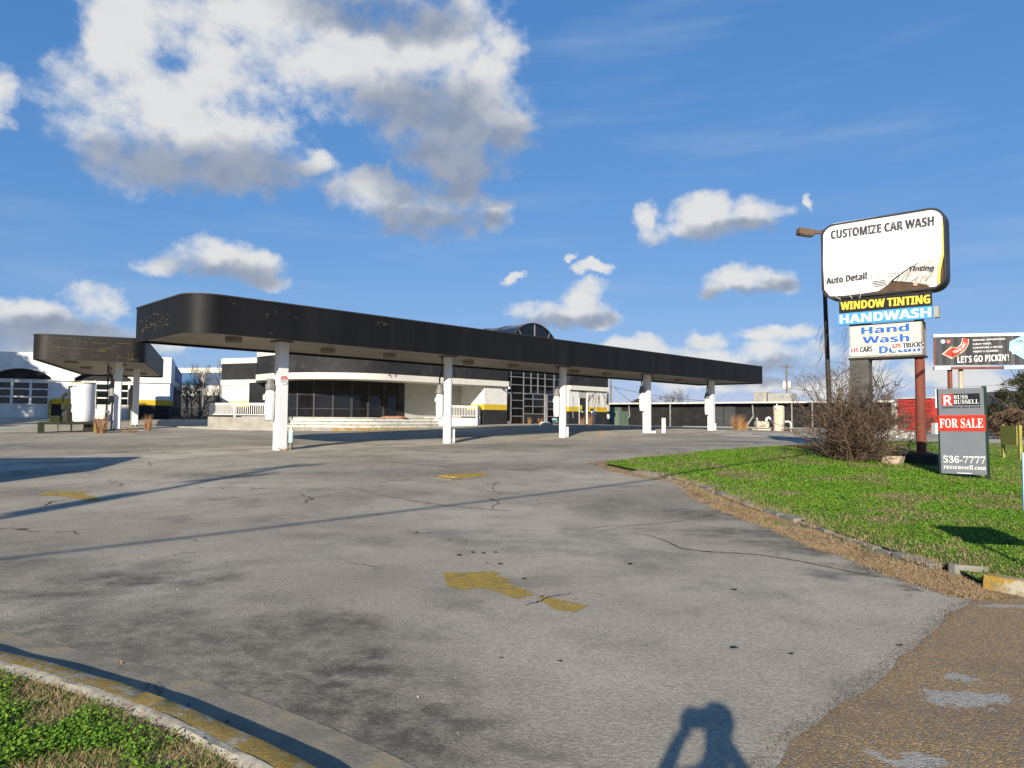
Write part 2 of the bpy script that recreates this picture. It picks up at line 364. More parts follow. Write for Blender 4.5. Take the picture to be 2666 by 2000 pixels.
# ------------------------------------------------------------------ terrain height field
CTRL = [(0, 0, 0), (0, 4, 0), (-5, 5, 0), (5, 5, 0), (0, 9, 0), (-9, 10, -.10), (8, 8, .02), (0, -25, 0), (-30, -8, -.2), (30, -8, 0), (-3, 15, .12), (4, 15, .1)]
for px, py, Y in [(728, 1172, 25.0), (1163, 1154, 30.62), (1465, 1139, 36.24), (1683, 1127.5, 41.86), (1850, 1121, 47.5), (1290, 1105, 48.3), (1581, 1106, 57.4), (900, 1116, 42.3),
                  (433, 1092, 55), (0, 1089, 50.5), (305, 1121, 37.1), (352, 1110, 42), (600, 1092, 53), (1900, 1113, 78), (2320, 1118, 66), (2400, 1214, 20.5), (2222, 1186, 23), (2450, 1247, 17.5), (2630, 1199, 24), (2020, 1122, 57)]:
    p = P(px, py, Y); CTRL.append((p.x, p.y, p.z))
CTRL += [(-30, 22, .25), (35, 30, .3), (-70, 60, 1.2), (80, 70, .5), (0, 120, 1.0), (-120, 150, 1.0), (140, 150, .6)]
CT = np.array(CTRL, float); CQ = 6.0
_A = np.sqrt(((CT[:, None, :2]-CT[None, :, :2])**2).sum(2)+CQ*CQ)
_n = len(CT); _K = np.zeros((_n+1, _n+1)); _K[:_n, :_n] = _A; _K[:_n, _n] = 1; _K[_n, :_n] = 1
_w = np.linalg.solve(_K, np.append(CT[:, 2], 0))
def gz(x, y):
    x = np.asarray(x, float); y = np.asarray(y, float)
    d = np.sqrt((x[..., None]-CT[:, 0])**2+(y[..., None]-CT[:, 1])**2+CQ*CQ); z = d@_w[:_n]+_w[_n]
    r = np.hypot(x, y-20); k = np.clip((r-95)/70, 0, 1); k = k*k*(3-2*k); return z*(1-k)+.6*k
def G(px, py, dz=0.0):
    """the ground point seen at a photograph pixel"""
    d = ray(px, py); Y = 5.0
    for _ in range(60):
        z = float(gz(d.x*Y, Y))+dz; Yn = (z-H)/d.z if d.z < -1e-4 else 90; Yn = min(max(Yn, .5), 120); Y += (Yn-Y)*.5
    return Vector((d.x*Y, Y, float(gz(d.x*Y, Y))+dz))
def Gd(px, Y, dz=0.0):
    d = ray(px, 1090); x = d.x*Y; return Vector((x, Y, float(gz(x, Y))+dz))
def gpt(x, y, dz=0.0): return Vector((x, y, float(gz(x, y))+dz))
def sheet(name, poly, dz, mat, cell=.8, jitter=0.0, parent=None, mound=None, **props):
    """a flat-lying patch that follows the ground"""
    if jitter:
        q = []
        for i, a in enumerate(poly):
            b = poly[(i+1) % len(poly)]; L = math.hypot(b[0]-a[0], b[1]-a[1]); k = max(1, int(L/(jitter*4)))
            for j in range(k):
                f = j/k; x = a[0]+(b[0]-a[0])*f; y = a[1]+(b[1]-a[1])*f
                e = mnoise.noise_vector(Vector((x/jitter*.35, y/jitter*.35, 3.3)))*jitter; q.append((x+e.x, y+e.y))
        poly = q
    bm = bmesh.new(); bm.faces.new([bm.verts.new((x, y, 0)) for x, y in poly])
    xs = [q[0] for q in poly]; ys = [q[1] for q in poly]
    for ax, lo, hi in ((0, min(xs), max(xs)), (1, min(ys), max(ys))):
        c = cell; v = lo+c
        while v < hi:
            n = Vector((1, 0, 0)) if ax == 0 else Vector((0, 1, 0))
            bmesh.ops.bisect_plane(bm, geom=bm.verts[:]+bm.edges[:]+bm.faces[:], plane_co=n*v, plane_no=n); v += c
    bmesh.ops.triangulate(bm, faces=[f for f in bm.faces if len(f.verts) > 4])
    co = np.array([w.co[:] for w in bm.verts]); z = gz(co[:, 0], co[:, 1])+dz
    if mound is not None: z = z+mound(co[:, 0], co[:, 1])
    for w, q in zip(bm.verts, z): w.co.z = q
    bmesh.ops.recalc_face_normals(bm, faces=bm.faces)
    for f in bm.faces:
        if f.normal.z < 0: f.normal_flip()
    me = bpy.data.meshes.new(name); bm.to_mesh(me); bm.free(); me.materials.append(MATS[mat])
    return link(name, me, parent, **props)

# ------------------------------------------------------------------ ground materials
def stain_field(t, pos, spots, warp=.5, wscale=1.3):
    w = t.v('SUBTRACT', t.noise(pos, wscale, 5, .6, out=1), (.5, .5, .5)); q = t.v('MULTIPLY_ADD', w, (warp*4, warp*4, 0), pos); f = None
    for (x, y, rx, ry, k) in spots:
        d = t.v('MULTIPLY', t.v('SUBTRACT', q, (x, y, 0)), (1/rx, 1/ry, 0)); r = t.m('MULTIPLY', t.ss(t.v('LENGTH', d, out=1), 1.15, .25), k)
        f = r if f is None else t.m('MAXIMUM', f, r)
    return f
def spot(px, py, rx, ry, k):
    p = G(px, py); return (p.x, p.y, rx, ry, k)
m, t, b = newmat('asphalt'); pos = t.add('ShaderNodeNewGeometry').outputs['Position']; flat = t.v('MULTIPLY', pos, (1, 1, 0))
big = t.noise(flat, .16, 6, .6); mid = t.noise(flat, 1.1, 7, .62); fine = t.noise(flat, 26, 5, .72); spk = t.noise(flat, 130, 2, .6)
c = t.mix(t.ss(big, .35, .65), (.275, .240, .185, 1), (.41, .365, .288, 1))
c = t.mix(t.m('MULTIPLY', t.ss(mid, .46, .70), .38), c, (.165, .145, .12, 1))
c = t.mix(t.m('MULTIPLY', t.ss(t.noise(t.v('ADD', flat, (11, 3, 0)), .45, 7, .68), .50, .66), .5), c, (.12, .112, .10, 1))
vor = t.add('ShaderNodeTexVoronoi', {'Vector': flat, 'Scale': 62.0, 'Randomness': 1.0}); grit = t.noise(vor.outputs['Color'], 1.0, 0)
c = t.mix(.5, c, t.mix(t.ss(t.add('ShaderNodeSeparateColor', {0: vor.outputs['Color']}).outputs[0], .0, 1.0), (.62, .60, .57, 1), (1.24, 1.23, 1.19, 1)), 'MULTIPLY')
c = t.mix(t.ss(spk, .66, .72), c, (.52, .50, .46, 1)); c = t.mix(t.m('MULTIPLY', t.ss(fine, .57, .70), .45), c, (.07, .066, .062, 1))
rust = t.noise(t.v('ADD', flat, (31, 7, 0)), .9, 7, .65); c = t.mix(t.m('MULTIPLY', t.ss(rust, .58, .75), .35), c, (.20, .13, .085, 1))
SP = [spot(360, 1510, 1.1, .4, .9), spot(90, 1545, .9, .5, .8), spot(790, 1640, .65, .7, .85), spot(500, 1700, 1.5, .6, .8), spot(860, 1780, .75, .8, 1.0), spot(1030, 1920, .85, .55, .95), spot(250, 1640, 1.5, .7, .75), spot(680, 1800, 1.0, .5, .8), spot(1250, 1960, .5, .25, .6), spot(30, 1480, 1.2, .8, .5), spot(1300, 1515, .75, .4, .4), spot(180, 1275, 1.4, 1.0, .45),
      spot(560, 1235, 2.2, 1.0, .7), spot(1000, 1235, 3.5, 1.6, .55), spot(1450, 1215, 4, 1.5, .6), spot(1700, 1300, 2.2, 1.6, .5), spot(2100, 1420, 1.3, .6, .95), spot(1850, 1335, 1.6, .9, .85), spot(1980, 1385, 1.3, .6, .9), spot(2270, 1490, .9, .35, .9), spot(2380, 1515, .5, .3, .7), spot(2440, 1548, .3, .12, .95),
      spot(1300, 1160, 5, 2.5, .5), spot(200, 1165, 6, 2, .45), spot(1750, 1160, 4, 2, .55), spot(1900, 1150, 4, 1.6, .6)]
st = stain_field(t, flat, SP); br = t.ss(t.noise(flat, 5, 6, .75), .36, .62)
c = t.mix(t.m('MULTIPLY', t.m('MULTIPLY', st, t.m('MULTIPLY_ADD', br, .65, .35)), .90), c, (.066, .058, .048, 1))
# long thin cracks with their own shape
wv = t.v('MULTIPLY_ADD', t.v('SUBTRACT', t.noise(flat, 1.4, 4, .6, out=1), (.5, .5, .5)), (.9, .9, 0), flat)
vc = t.add('ShaderNodeTexVoronoi', {'Vector': wv, 'Scale': .17}, feature='DISTANCE_TO_EDGE'); crk = t.ss(vc.outputs['Distance'], .0042, .0012)
crk = t.m('MULTIPLY', crk, t.m('MULTIPLY', t.ss(t.noise(flat, .5, 3), .47, .60), t.ss(t.v('LENGTH', flat, out=1), 5.0, 9.0))); c = t.mix(crk, c, (.045, .035, .024, 1))
t.l.new(c, b.inputs['Base Color']); b.inputs['Roughness'].default_value = .9; b.inputs['Specular IOR Level'].default_value = .25
hh = t.m('ADD', t.m('MULTIPLY', vor.outputs['Distance'], .5), t.m('ADD', fine, t.m('MULTIPLY', crk, -3.0))); bn = t.add('ShaderNodeBump', {'Strength': .45, 'Distance': .012, 'Height': hh}); t.l.new(bn.outputs[0], b.inputs['Normal'])

m, t, b = newmat('street_aggregate'); pos = t.add('ShaderNodeNewGeometry').outputs['Position']; flat = t.v('MULTIPLY', pos, (1, 1, 0))
vor = t.add('ShaderNodeTexVoronoi', {'Vector': flat, 'Scale': 95.0}); vs = t.add('ShaderNodeSeparateColor', {0: vor.outputs['Color']})
c = t.mix(vs.outputs[0], (.165, .102, .044, 1), (.35, .225, .10, 1)); c = t.mix(t.ss(vs.outputs[1], .86, .9), c, (.42, .28, .14, 1)); c = t.mix(t.ss(vs.outputs[2], .8, .85), c, (.16, .15, .14, 1))
c = t.mix(t.m('MULTIPLY', t.ss(t.noise(flat, 1.2, 6, .65), .45, .7), .5), c, (.13, .10, .07, 1))
gp = stain_field(t, flat, [spot(2530, 1822, .30, .13, 1), spot(2380, 1985, .22, .10, 1), spot(2620, 1580, .4, .08, .8), spot(2510, 1765, .12, .05, .7)], .11, 5)
c = t.mix(t.ss(gp, .2, .35), c, t.mix(vs.outputs[0], (.21, .19, .16, 1), (.40, .37, .32, 1)))
t.l.new(c, b.inputs['Base Color']); b.inputs['Roughness'].default_value = .9
bn = t.add('ShaderNodeBump', {'Strength': .7, 'Distance': .008, 'Height': t.m('SUBTRACT', 1.0, vor.outputs['Distance'])}); t.l.new(bn.outputs[0], b.inputs['Normal'])

def lawn_mat(name, green, dry, dark, k):
    m, t, b = newmat(name); pos = t.add('ShaderNodeNewGeometry').outputs['Position']
    n = t.noise(pos, .9, 7, .62); f = t.noise(pos, 22, 5, .7)
    c = t.mix(t.ss(n, k-.06, k+.10), (*green, 1), (*dry, 1)); c = t.mix(t.m('MULTIPLY', t.ss(f, .42, .66), .75), c, (*dark, 1))
    t.l.new(c, b.inputs['Base Color']); b.inputs['Roughness'].default_value = .95; b.inputs['Specular IOR Level'].default_value = .1
    bn = t.add('ShaderNodeBump', {'Strength': .8, 'Distance': .04, 'Height': f}); t.l.new(bn.outputs[0], b.inputs['Normal'])
lawn_mat('lawn_ground', (.085, .165, .014), (.30, .225, .13), (.07, .085, .025), .56)
lawn_mat('verge_ground', (.34, .25, .15), (.24, .16, .09), (.14, .095, .055), .5)
lawn_mat('far_ground', (.07, .085, .035), (.16, .13, .08), (.06, .06, .03), .5)
def blade_mat(name, cols, scale=1.3):
    m, t, b = newmat(name); pos = t.add('ShaderNodeNewGeometry').outputs['Position']
    c = t.mix(t.ss(t.noise(pos, scale, 4), .38, .66), (*cols[0], 1), (*cols[1], 1)); c = t.mix(t.ss(t.noise(pos, 40, 1), .45, .65), c, (*cols[2], 1))
    t.l.new(c, b.inputs['Base Color']); b.inputs['Roughness'].default_value = .6; b.inputs['Specular IOR Level'].default_value = .2
blade_mat('grass_blade', ((.095, .225, .012), (.14, .25, .018), (.05, .135, .010)))
blade_mat('clover_leaf', ((.105, .225, .013), (.165, .255, .024), (.055, .135, .012)))
blade_mat('dry_blade', ((.31, .215, .12), (.22, .145, .08), (.40, .30, .175)))
# worn paint: shows the asphalt through
m, t, b = newmat('arrow_paint'); pos = t.add('ShaderNodeNewGeometry').outputs['Position']; n = t.noise(pos, 7, 7, .75)
c = t.mix(t.ss(n, .3, .62), (.44, .29, .03, 1), (.34, .225, .035, 1)); c = t.mix(t.m('MULTIPLY', t.ss(t.noise(pos, 45, 4, .7), .54, .66), .6), c, (.15, .125, .08, 1)); t.l.new(c, b.inputs['Base Color']); b.inputs['Roughness'].default_value = .85
al = t.m('MULTIPLY', t.ss(t.noise(pos, 5, 8, .75), .66, .50), t.ss(t.noise(pos, 70, 3, .7), .68, .48)); t.l.new(al, b.inputs['Alpha'])
m, t, b = newmat('kerb_painted'); pos = t.add('ShaderNodeNewGeometry').outputs['Position']; n = t.noise(pos, 4.5, 8, .7)
c = t.mix(t.ss(n, .47, .60), (.33, .205, .03, 1), (.38, .35, .28, 1)); c = t.mix(t.m('MULTIPLY', t.ss(t.noise(pos, 11, 6, .7), .5, .62), .6), c, (.20, .15, .07, 1))
c = t.mix(t.ss(t.noise(pos, 60, 3, .6), .66, .72), c, (.62, .60, .55, 1)); t.l.new(c, b.inputs['Base Color']); b.inputs['Roughness'].default_value = .9
bn = t.add('ShaderNodeBump', {'Strength': .7, 'Distance': .015, 'Height': t.noise(pos, 28, 6, .7)}); t.l.new(bn.outputs[0], b.inputs['Normal'])
pm('kerb_concrete', (.32, .295, .235), .92, .35, 7, .9, 30, dirt=(.15, .11, .065), dirt_amt=.75, dscale=6)
pm('gutter_dirt_step_shade', (.22, .195, .15), .92, .3, 3, .6, 40, dirt=(.30, .20, .05), dirt_amt=.5, dscale=3)

# ------------------------------------------------------------------ ground sheets
def gridsheet(name, xs, ys, dz, mat, kind='structure'):
    X, Y = np.meshgrid(xs, ys); Z = gz(X, Y)+dz; nx, ny = len(xs), len(ys)
    v = np.stack([X, Y, Z], 2).reshape(-1, 3); i = np.arange((ny-1)*(nx-1)); r = i//(nx-1); c = i % (nx-1); a = r*nx+c
    me = bpy.data.meshes.new(name); me.from_pydata(v.tolist(), [], np.stack([a, a+1, a+nx+1, a+nx], 1).tolist()); me.materials.append(MATS[mat])
    for p in me.polygons: p.use_smooth = True
    return link(name, me, None, kind=kind)
far = np.concatenate([-np.geomspace(4000, 62, 26), np.linspace(-60, 60, 61), np.geomspace(62, 4000, 26)])
gridsheet('ground', far, far+20, -.10, 'far_ground')
gridsheet('asphalt_lot', np.arange(-58, 46.1, .8), np.arange(-14, 76.1, .8), 0, 'asphalt')
XY = lambda pts, dz=0: [tuple(G(x, y, dz)[:2]) for x, y in pts]
# the street beyond the driveway apron
SB = XY([(1960, 2040), (2050, 1925), (2120, 1895), (2205, 1828), (2290, 1765), (2345, 1715), (2400, 1672), (2440, 1640), (2470, 1602), (2500, 1582), (2545, 1560), (2600, 1545), (2700, 1545)])
sheet('street', SB+[(14, 4), (14, -13), (-2, -13), (.6, 0)], .005, 'street_aggregate', .8, .06, kind='structure')
# concrete pads below the canopies
U = Vector((.7, .714)).normalized(); N = Vector((-U.y, U.x)); UA = math.atan2(U.y, U.x)
V2 = Vector((.917, .399)).normalized(); W2 = Vector((-V2.y, V2.x)); VA = math.atan2(V2.y, V2.x)
ts = lambda t_, s_: (U.x*t_+N.x*s_, U.y*t_+N.y*s_)
C1 = Vector((P(728, 1172, 25.0).x, 25.0)); T1 = C1.dot(U); S1 = C1.dot(N); STEP = 7.87
sheet('concrete_pad', [ts(T1-9, S1-1.5), ts(T1+18, S1-1.2), ts(T1+36, S1-1.6), ts(T1+37, S1+2.6), ts(T1+10, S1+2.4), ts(T1-9, S1+2.2)], .006, 'pad_concrete', .9, .12, kind='structure')
F2 = Vector((-23.66, 33.8)); fr = lambda a, b_: tuple(F2+V2*a+W2*b_)
sheet('garage_concrete_pad', [fr(-3, 1.2), fr(9, 1.5), fr(9.5, 19), fr(-16, 19), fr(-16, 12), fr(-4, 8)], .006, 'pad_concrete', .9, .12, kind='structure')

# ------------------------------------------------------------------ painted arrows and cover
ar = MB()
def decal(name, pts, label, group=None):
    o = sheet(name, XY(pts), .006, 'arrow_paint', .25, .03); o['label'] = label; o['category'] = 'road marking'
    if group: o['group'] = group
    return o
decal('painted_arrow', [(1153, 1492), (1290, 1488), (1303, 1494), (1285, 1500), (1325, 1508), (1320, 1518), (1385, 1541), (1390, 1549), (1345, 1560), (1270, 1534), (1235, 1533), (1222, 1538), (1165, 1529)], 'worn yellow arrow head painted on the asphalt drive, in the open sun')
decal('painted_stroke', [(1398, 1556), (1420, 1552), (1450, 1561), (1535, 1578), (1500, 1594), (1440, 1587)], 'faded yellow stroke painted at the tail of the arrow crossed by a crack')
decal('painted_turn_arrow', [(93, 1292), (130, 1279), (205, 1280), (232, 1279), (215, 1285), (270, 1302), (245, 1307), (160, 1292), (120, 1291)], 'yellow arrow painted on the asphalt, its tail under the utility pole shadow')
dr = thing('drain_cover', 'square yellow painted drain lid sunk in the asphalt lot', 'drain', G(1205, 1241, .0)); dr.rotation_euler[2] = UA
mb = MB(); mb.box(-.72, .72, -.40, .40, -.05, .012); mb.ob('frame', 'gutter_dirt_step_shade', dr)
mb = MB(); mb.bevbox(-.55, .55, -.28, .28, .0, .05, .04); mb.ob('lid', 'yellow_paint', dr)

# ------------------------------------------------------------------ near kerb with grass (left of the drive)
outer = XY([(-260, 1620), (0, 1688), (226, 1745), (407, 1803), (588, 1876), (814, 1984), (1010, 2110), (1150, 2240)], .115)
def smooth_path(p, k=6):
    out = []
    for i in range(len(p)-1):
        a, b_, c_, d_ = p[max(i-1, 0)], p[i], p[i+1], p[min(i+2, len(p)-1)]
        for j in range(k):
            f = j/k; q = []
            for e in (0, 1): q.append(.5*(2*b_[e]+(c_[e]-a[e])*f+(2*a[e]-5*b_[e]+4*c_[e]-d_[e])*f*f+(3*b_[e]-a[e]-3*c_[e]+d_[e])*f**3))
            out.append(tuple(q))
    return out+[p[-1]]
def offset(path, d):
    n = len(path); o = []
    for i, p in enumerate(path):
        a = Vector(path[max(i-1, 0)]); b_ = Vector(path[min(i+1, n-1)]); q = (b_-a).normalized(); o.append((p[0]-q.y*d, p[1]+q.x*d))
    return o
KO = smooth_path(outer, 8)
def kerb_strip(name, path, prof, mat, seg_mats=None, rough=.012, parent=None, **props):
    """prof: list of (offset to the left of travel, height)"""
    n = len(path); rows = [offset(path, -o_) for o_, _ in prof]; vs = []; k = len(prof)
    for i in range(n):
        for j, (o_, h_) in enumerate(prof):
            x, y = rows[j][i]; e = mnoise.noise_vector(Vector((x*3.1, y*3.1, j*.7)))*rough; vs.append((x+e.x, y+e.y, float(gz(x, y))+h_+e.z*.6))
    fs = [(i*k+j, (i+1)*k+j, (i+1)*k+j+1, i*k+j+1) for i in range(n-1) for j in range(k-1)]
    mb = MB(); mb.add(vs, fs); return mb.ob(name, mat, parent, smooth=True, **props)
kerb = thing('kerb', 'yellow painted concrete kerb with flaking white edge beside the clover verge', 'kerb', (KO[20][0], KO[20][1], 0))
Kinv = Matrix.Translation((-KO[20][0], -KO[20][1], 0))
def under(o, par):
    o.parent = par; o.matrix_parent_inverse = (Matrix.Translation(par.location) @ par.rotation_euler.to_matrix().to_4x4()).inverted(); return o
under(kerb_strip('face', KO, [(-.02, -.06), (-.012, .05), (.0, .10), (.02, .115), (.145, .118)], 'kerb_painted'), kerb)
under(kerb_strip('back_edge', KO, [(.14, .121), (.175, .118), (.20, .095), (.205, -.05)], 'kerb_concrete'), kerb)
kerb_strip('gutter', KO, [(-.42, .004), (-.2, .007), (-.01, .008)], 'gutter_dirt_step_shade', rough=.004, kind='structure')
KI = offset(KO, -.20)
lawn_l_poly = KI+[(KI[-1][0], KI[-1][1]-2), (-12, -1), (-12, KI[0][1])]
sheet('verge_lawn', lawn_l_poly, .095, 'lawn_ground', .5, kind='structure')

# ------------------------------------------------------------------ right-hand lawn, kerb stones, dry strip
RK = smooth_path(XY([(1655, 1225), (1745, 1240), (1840, 1268), (1920, 1300), (1965, 1318), (2079, 1353), (2160, 1382), (2241, 1408), (2320, 1434), (2387, 1457), (2484, 1482)], .06), 6)
RY = smooth_path(XY([(2562, 1498), (2620, 1508), (2700, 1520), (2800, 1535)], .14), 6)
lawn_r = XY([(1575, 1213), (1640, 1201), (1720, 1193), (1860, 1178), (2000, 1169), (2100, 1163), (2160, 1158)])+[(16, 34), (24, 36), (30, 22), (14, 7.2)]+[RY[-1]]+RY[::-1]+RK[::-1]
def mound(x, y): return np.zeros_like(x)
sheet('lawn', lawn_r, .075, 'lawn_ground', .6, kind='structure')
strip = XY([(1535, 1207), (1600, 1228), (1680, 1245), (1760, 1256), (1800, 1290), (1850, 1315), (1880, 1328), (1940, 1352), (2000, 1372), (2070, 1400), (2131, 1428), (2180, 1440), (2274, 1476), (2355, 1506), (2440, 1532), (2500, 1550), (2575, 1556), (2660, 1560)])
sheet('dry_grass_verge', strip+XY([(2660, 1542), (2555, 1512), (2484, 1490), (2387, 1470), (2241, 1420), (2079, 1365), (1965, 1328), (1840, 1280), (1745, 1252), (1655, 1235), (1590, 1212), (1700, 1195), (1800, 1186), (1780, 1180), (1640, 1196), (1560, 1203)]), .012, 'verge_ground', .5, .09, kind='structure')
ks = thing('stone_kerb', 'low grey stone kerb of rough blocks along the edge of the lawn', 'kerb', (RK[30][0], RK[30][1], 0))
L = 0; i0 = 0; lens = []
acc = [0]
for i in range(1, len(RK)): acc.append(acc[-1]+math.dist(RK[i], RK[i-1]))
def along(s_):
    for i in range(1, len(RK)):
        if acc[i] >= s_: f = (s_-acc[i-1])/(acc[i]-acc[i-1]); return Vector(RK[i-1]).lerp(Vector(RK[i]), f), (Vector(RK[i])-Vector(RK[i-1])).normalized()
    return Vector(RK[-1]), (Vector(RK[-1])-Vector(RK[-2])).normalized()
s_ = 0; kk = 0
while s_ < acc[-1]-.3:
    ln = random.uniform(.32, .75); p, d = along(s_+ln/2); a = math.atan2(d.y, d.x)+random.uniform(-.06, .06)
    M = Matrix.Translation((p.x, p.y, float(gz(p.x, p.y)))) @ Matrix.Rotation(a, 4, 'Z') @ Matrix.Rotation(random.uniform(-.05, .05), 4, 'X') @ Matrix.Rotation(random.uniform(-.03, .03), 4, 'Y')
    mb = MB(); w = random.uniform(.075, .11); h_ = random.uniform(.055, .088)
    mb.bevbox(-ln/2+.008, ln/2-.008, -w, w, -.1, h_, random.uniform(.015, .04), M)
    for j, q in enumerate(mb.v): mb.v[j] = tuple(Vector(q)+mnoise.noise_vector(Vector(q)*4)*.015)
    under(mb.ob('kerb_stone', 'kerb_stone'), ks); s_ += ln+random.uniform(.0, .03)
mb = MB(); p = G(2517, 1500); M = Matrix.Translation(p) @ Matrix.Rotation(-.5, 4, 'Z') @ Matrix.Rotation(-.12, 4, 'X') @ Matrix.Rotation(.06, 4, 'Y')
mb.bevbox(-.17, .17, -.13, .15, -.03, .11, .05, M)
for j, q in enumerate(mb.v): mb.v[j] = tuple(Vector(q)+mnoise.noise_vector(Vector(q)*7)*.03)
tag(mb.ob('loose_block', 'kerb_stone'), 'broken tilted grey concrete block between stone kerb and yellow kerb', 'block')
yk = kerb_strip('yellow_kerb', RY, [(.02, -.05), (.012, .06), (.0, .12), (-.02, .14), (-.15, .145), (-.19, .13)], 'kerb_painted'); tag(yk, 'yellow painted kerb end with flaking white base at the street', 'kerb')

# ------------------------------------------------------------------ grass and leaf litter
def vnoise(x, y, s, seed=0):
    x = x*s+17.3*seed+1000; y = y*s+9.1*seed+1000; xi = np.floor(x).astype(np.int64); yi = np.floor(y).astype(np.int64); fx = x-xi; fy = y-yi; fx = fx*fx*(3-2*fx); fy = fy*fy*(3-2*fy)
    def h(a, b_):
        n = (a*374761393+b_*668265263+seed*974711) & 0x7fffffff; n = ((n ^ (n >> 13))*1274126177) & 0x7fffffff; return (n ^ (n >> 16))/0x7fffffff
    return (h(xi, yi)*(1-fx)+h(xi+1, yi)*fx)*(1-fy)+(h(xi, yi+1)*(1-fx)+h(xi+1, yi+1)*fx)*fy
def fbm(x, y, s, seed=0): return .5*vnoise(x, y, s, seed)+.28*vnoise(x, y, s*2.3, seed+1)+.22*vnoise(x, y, s*5.1, seed+2)
def inside(x, y, poly):
    r = np.zeros(len(x), bool); n = len(poly)
    for i in range(n):
        x1, y1 = poly[i]; x2, y2 = poly[(i+1) % n]
        if y1 == y2: continue
        r ^= ((y1 > y) != (y2 > y)) & (x < (x2-x1)*(y-y1)/(y2-y1)+x1)
    return r
def in_view(x, y, m_=.15): return (y > .8) & (np.abs(x/np.maximum(y, .1)) < .7406+m_)
def scatter(poly, n, dens=None, view=True):
    xs = [p[0] for p in poly]; ys = [p[1] for p in poly]
    x = rng.uniform(min(xs), max(xs), n); y = rng.uniform(min(ys), max(ys), n); k = inside(x, y, poly)
    if view: k &= in_view(x, y)
    x, y = x[k], y[k]
    if dens is not None: k = rng.random(len(x)) < dens(x, y); x, y = x[k], y[k]
    return x, y
def blades(name, x, y, dz, h, w, mat, lean=.5, label=None, parent=None):
    n = len(x); z = gz(x, y)+dz; a = rng.uniform(0, 2*math.pi, n); hh = h*rng.uniform(.5, 1.3, n); ww = w*rng.uniform(.6, 1.3, n); la = rng.uniform(0, 2*math.pi, n); ll = lean*hh*rng.random(n)
    v = np.zeros((n, 3, 3)); v[:, 0] = np.stack([x-np.cos(a)*ww/2, y-np.sin(a)*ww/2, z], 1); v[:, 1] = np.stack([x+np.cos(a)*ww/2, y+np.sin(a)*ww/2, z], 1); v[:, 2] = np.stack([x+np.cos(la)*ll, y+np.sin(la)*ll, z+hh], 1)
    return bulk(name, v, mat, label, parent)
def leaves(name, x, y, z, size, mat, flat=.5, label=None, parent=None, kind='stuff'):
    """small tilted quads"""
    n = len(x); nn = rng.normal(size=(n, 3)); nn[:, 2] = np.abs(nn[:, 2])+flat; nn /= np.linalg.norm(nn, axis=1)[:, None]
    t_ = np.cross(nn, rng.normal(size=(n, 3))); t_ /= np.linalg.norm(t_, axis=1)[:, None]; b_ = np.cross(nn, t_); s = (size*rng.uniform(.6, 1.4, n))[:, None]
    c = np.stack([x, y, z], 1); v = np.stack([c-t_*s, c-b_*s*.6, c+t_*s, c+b_*s*.6], 1); return bulk(name, v, mat, label, parent, kind)
def bulk(name, v, mat, label=None, parent=None, kind='stuff'):
    n, k = v.shape[:2]; me = bpy.data.meshes.new(name); me.vertices.add(n*k); me.vertices.foreach_set('co', v.ravel()); me.loops.add(n*k); me.loops.foreach_set('vertex_index', np.arange(n*k, dtype=np.int32))
    me.polygons.add(n); me.polygons.foreach_set('loop_start', np.arange(0, n*k, k, dtype=np.int32)); me.update(calc_edges=True); me.materials.append(MATS[mat])
    o = link(name, me, parent)
    if kind: o['kind'] = kind
    if label: o['label'] = label; o['category'] = name.replace('_', ' ')
    return o
green = lambda x, y: np.clip((.575-fbm(x, y, 1.0, 5))*7+.5, .06, 1)
dryd = lambda x, y: np.clip((fbm(x, y, 1.0, 5)-.50)*7+.3, .06, 1)
kerbdist = lambda x, y: np.min(np.hypot(x[:, None]-np.array(RK)[None, :, 0], y[:, None]-np.array(RK)[None, :, 1]), 1)
near_k = lambda x, y: np.clip((kerbdist(x, y)-.15)/.8, .12, 1)
x, y = scatter(lawn_r, 1300000, lambda x, y: green(x, y)*near_k(x, y)*np.clip(14/np.hypot(x, y), .18, 1)*np.clip((33-y)/6, 0, 1))
h_ = .018+.016*vnoise(x, y, 2, 3); leaves('lawn_clover', x, y, gz(x, y)+.075+rng.random(len(x))*h_, .0145*np.clip(np.hypot(x, y)/11, .8, 1.7), 'clover_leaf', .7, 'low bright green clover and weeds covering the sunny lawn by the signs')
x, y = scatter(lawn_r, 500000, lambda x, y: green(x, y)*.5*np.clip(12/np.hypot(x, y), .2, 1)); blades('lawn_grass', x, y, .07, .042, .014, 'grass_blade', .7, 'short green grass blades in the sunny lawn by the signs')
x, y = scatter(lawn_r, 700000, lambda x, y: np.maximum(dryd(x, y), 1-near_k(x, y))*.6*np.clip(11/np.hypot(x, y), .2, 1)); blades('lawn_dry_grass', x, y, .07, .05, .010, 'dry_blade', 1.6, 'straw coloured dry patches in the sunny lawn')
vp = XY([(1560, 1205), (1640, 1228), (1760, 1252), (1850, 1308), (1940, 1346), (2070, 1395), (2180, 1437), (2355, 1503), (2440, 1530), (2560, 1552), (2560, 1520), (2484, 1492), (2387, 1464), (2241, 1415), (2079, 1360), (1965, 1325), (1840, 1275), (1745, 1248), (1655, 1232), (1600, 1212)])
x, y = scatter(vp, 150000, lambda x, y: np.clip((fbm(x, y, 2.2, 31)-.30)*4, .08, 1)); blades('verge_dry_grass', x, y, .01, .038, .009, 'dry_blade', 3.2, 'tangled dry brown grass between asphalt and stone kerb')
x, y = scatter(vp, 9000, lambda x, y: np.clip((fbm(x, y, 1.6, 9)-.6)*9, 0, 1)); blades('verge_weeds', x, y, .01, .06, .016, 'grass_blade', .8, 'few green weeds in the dry brown kerb strip')
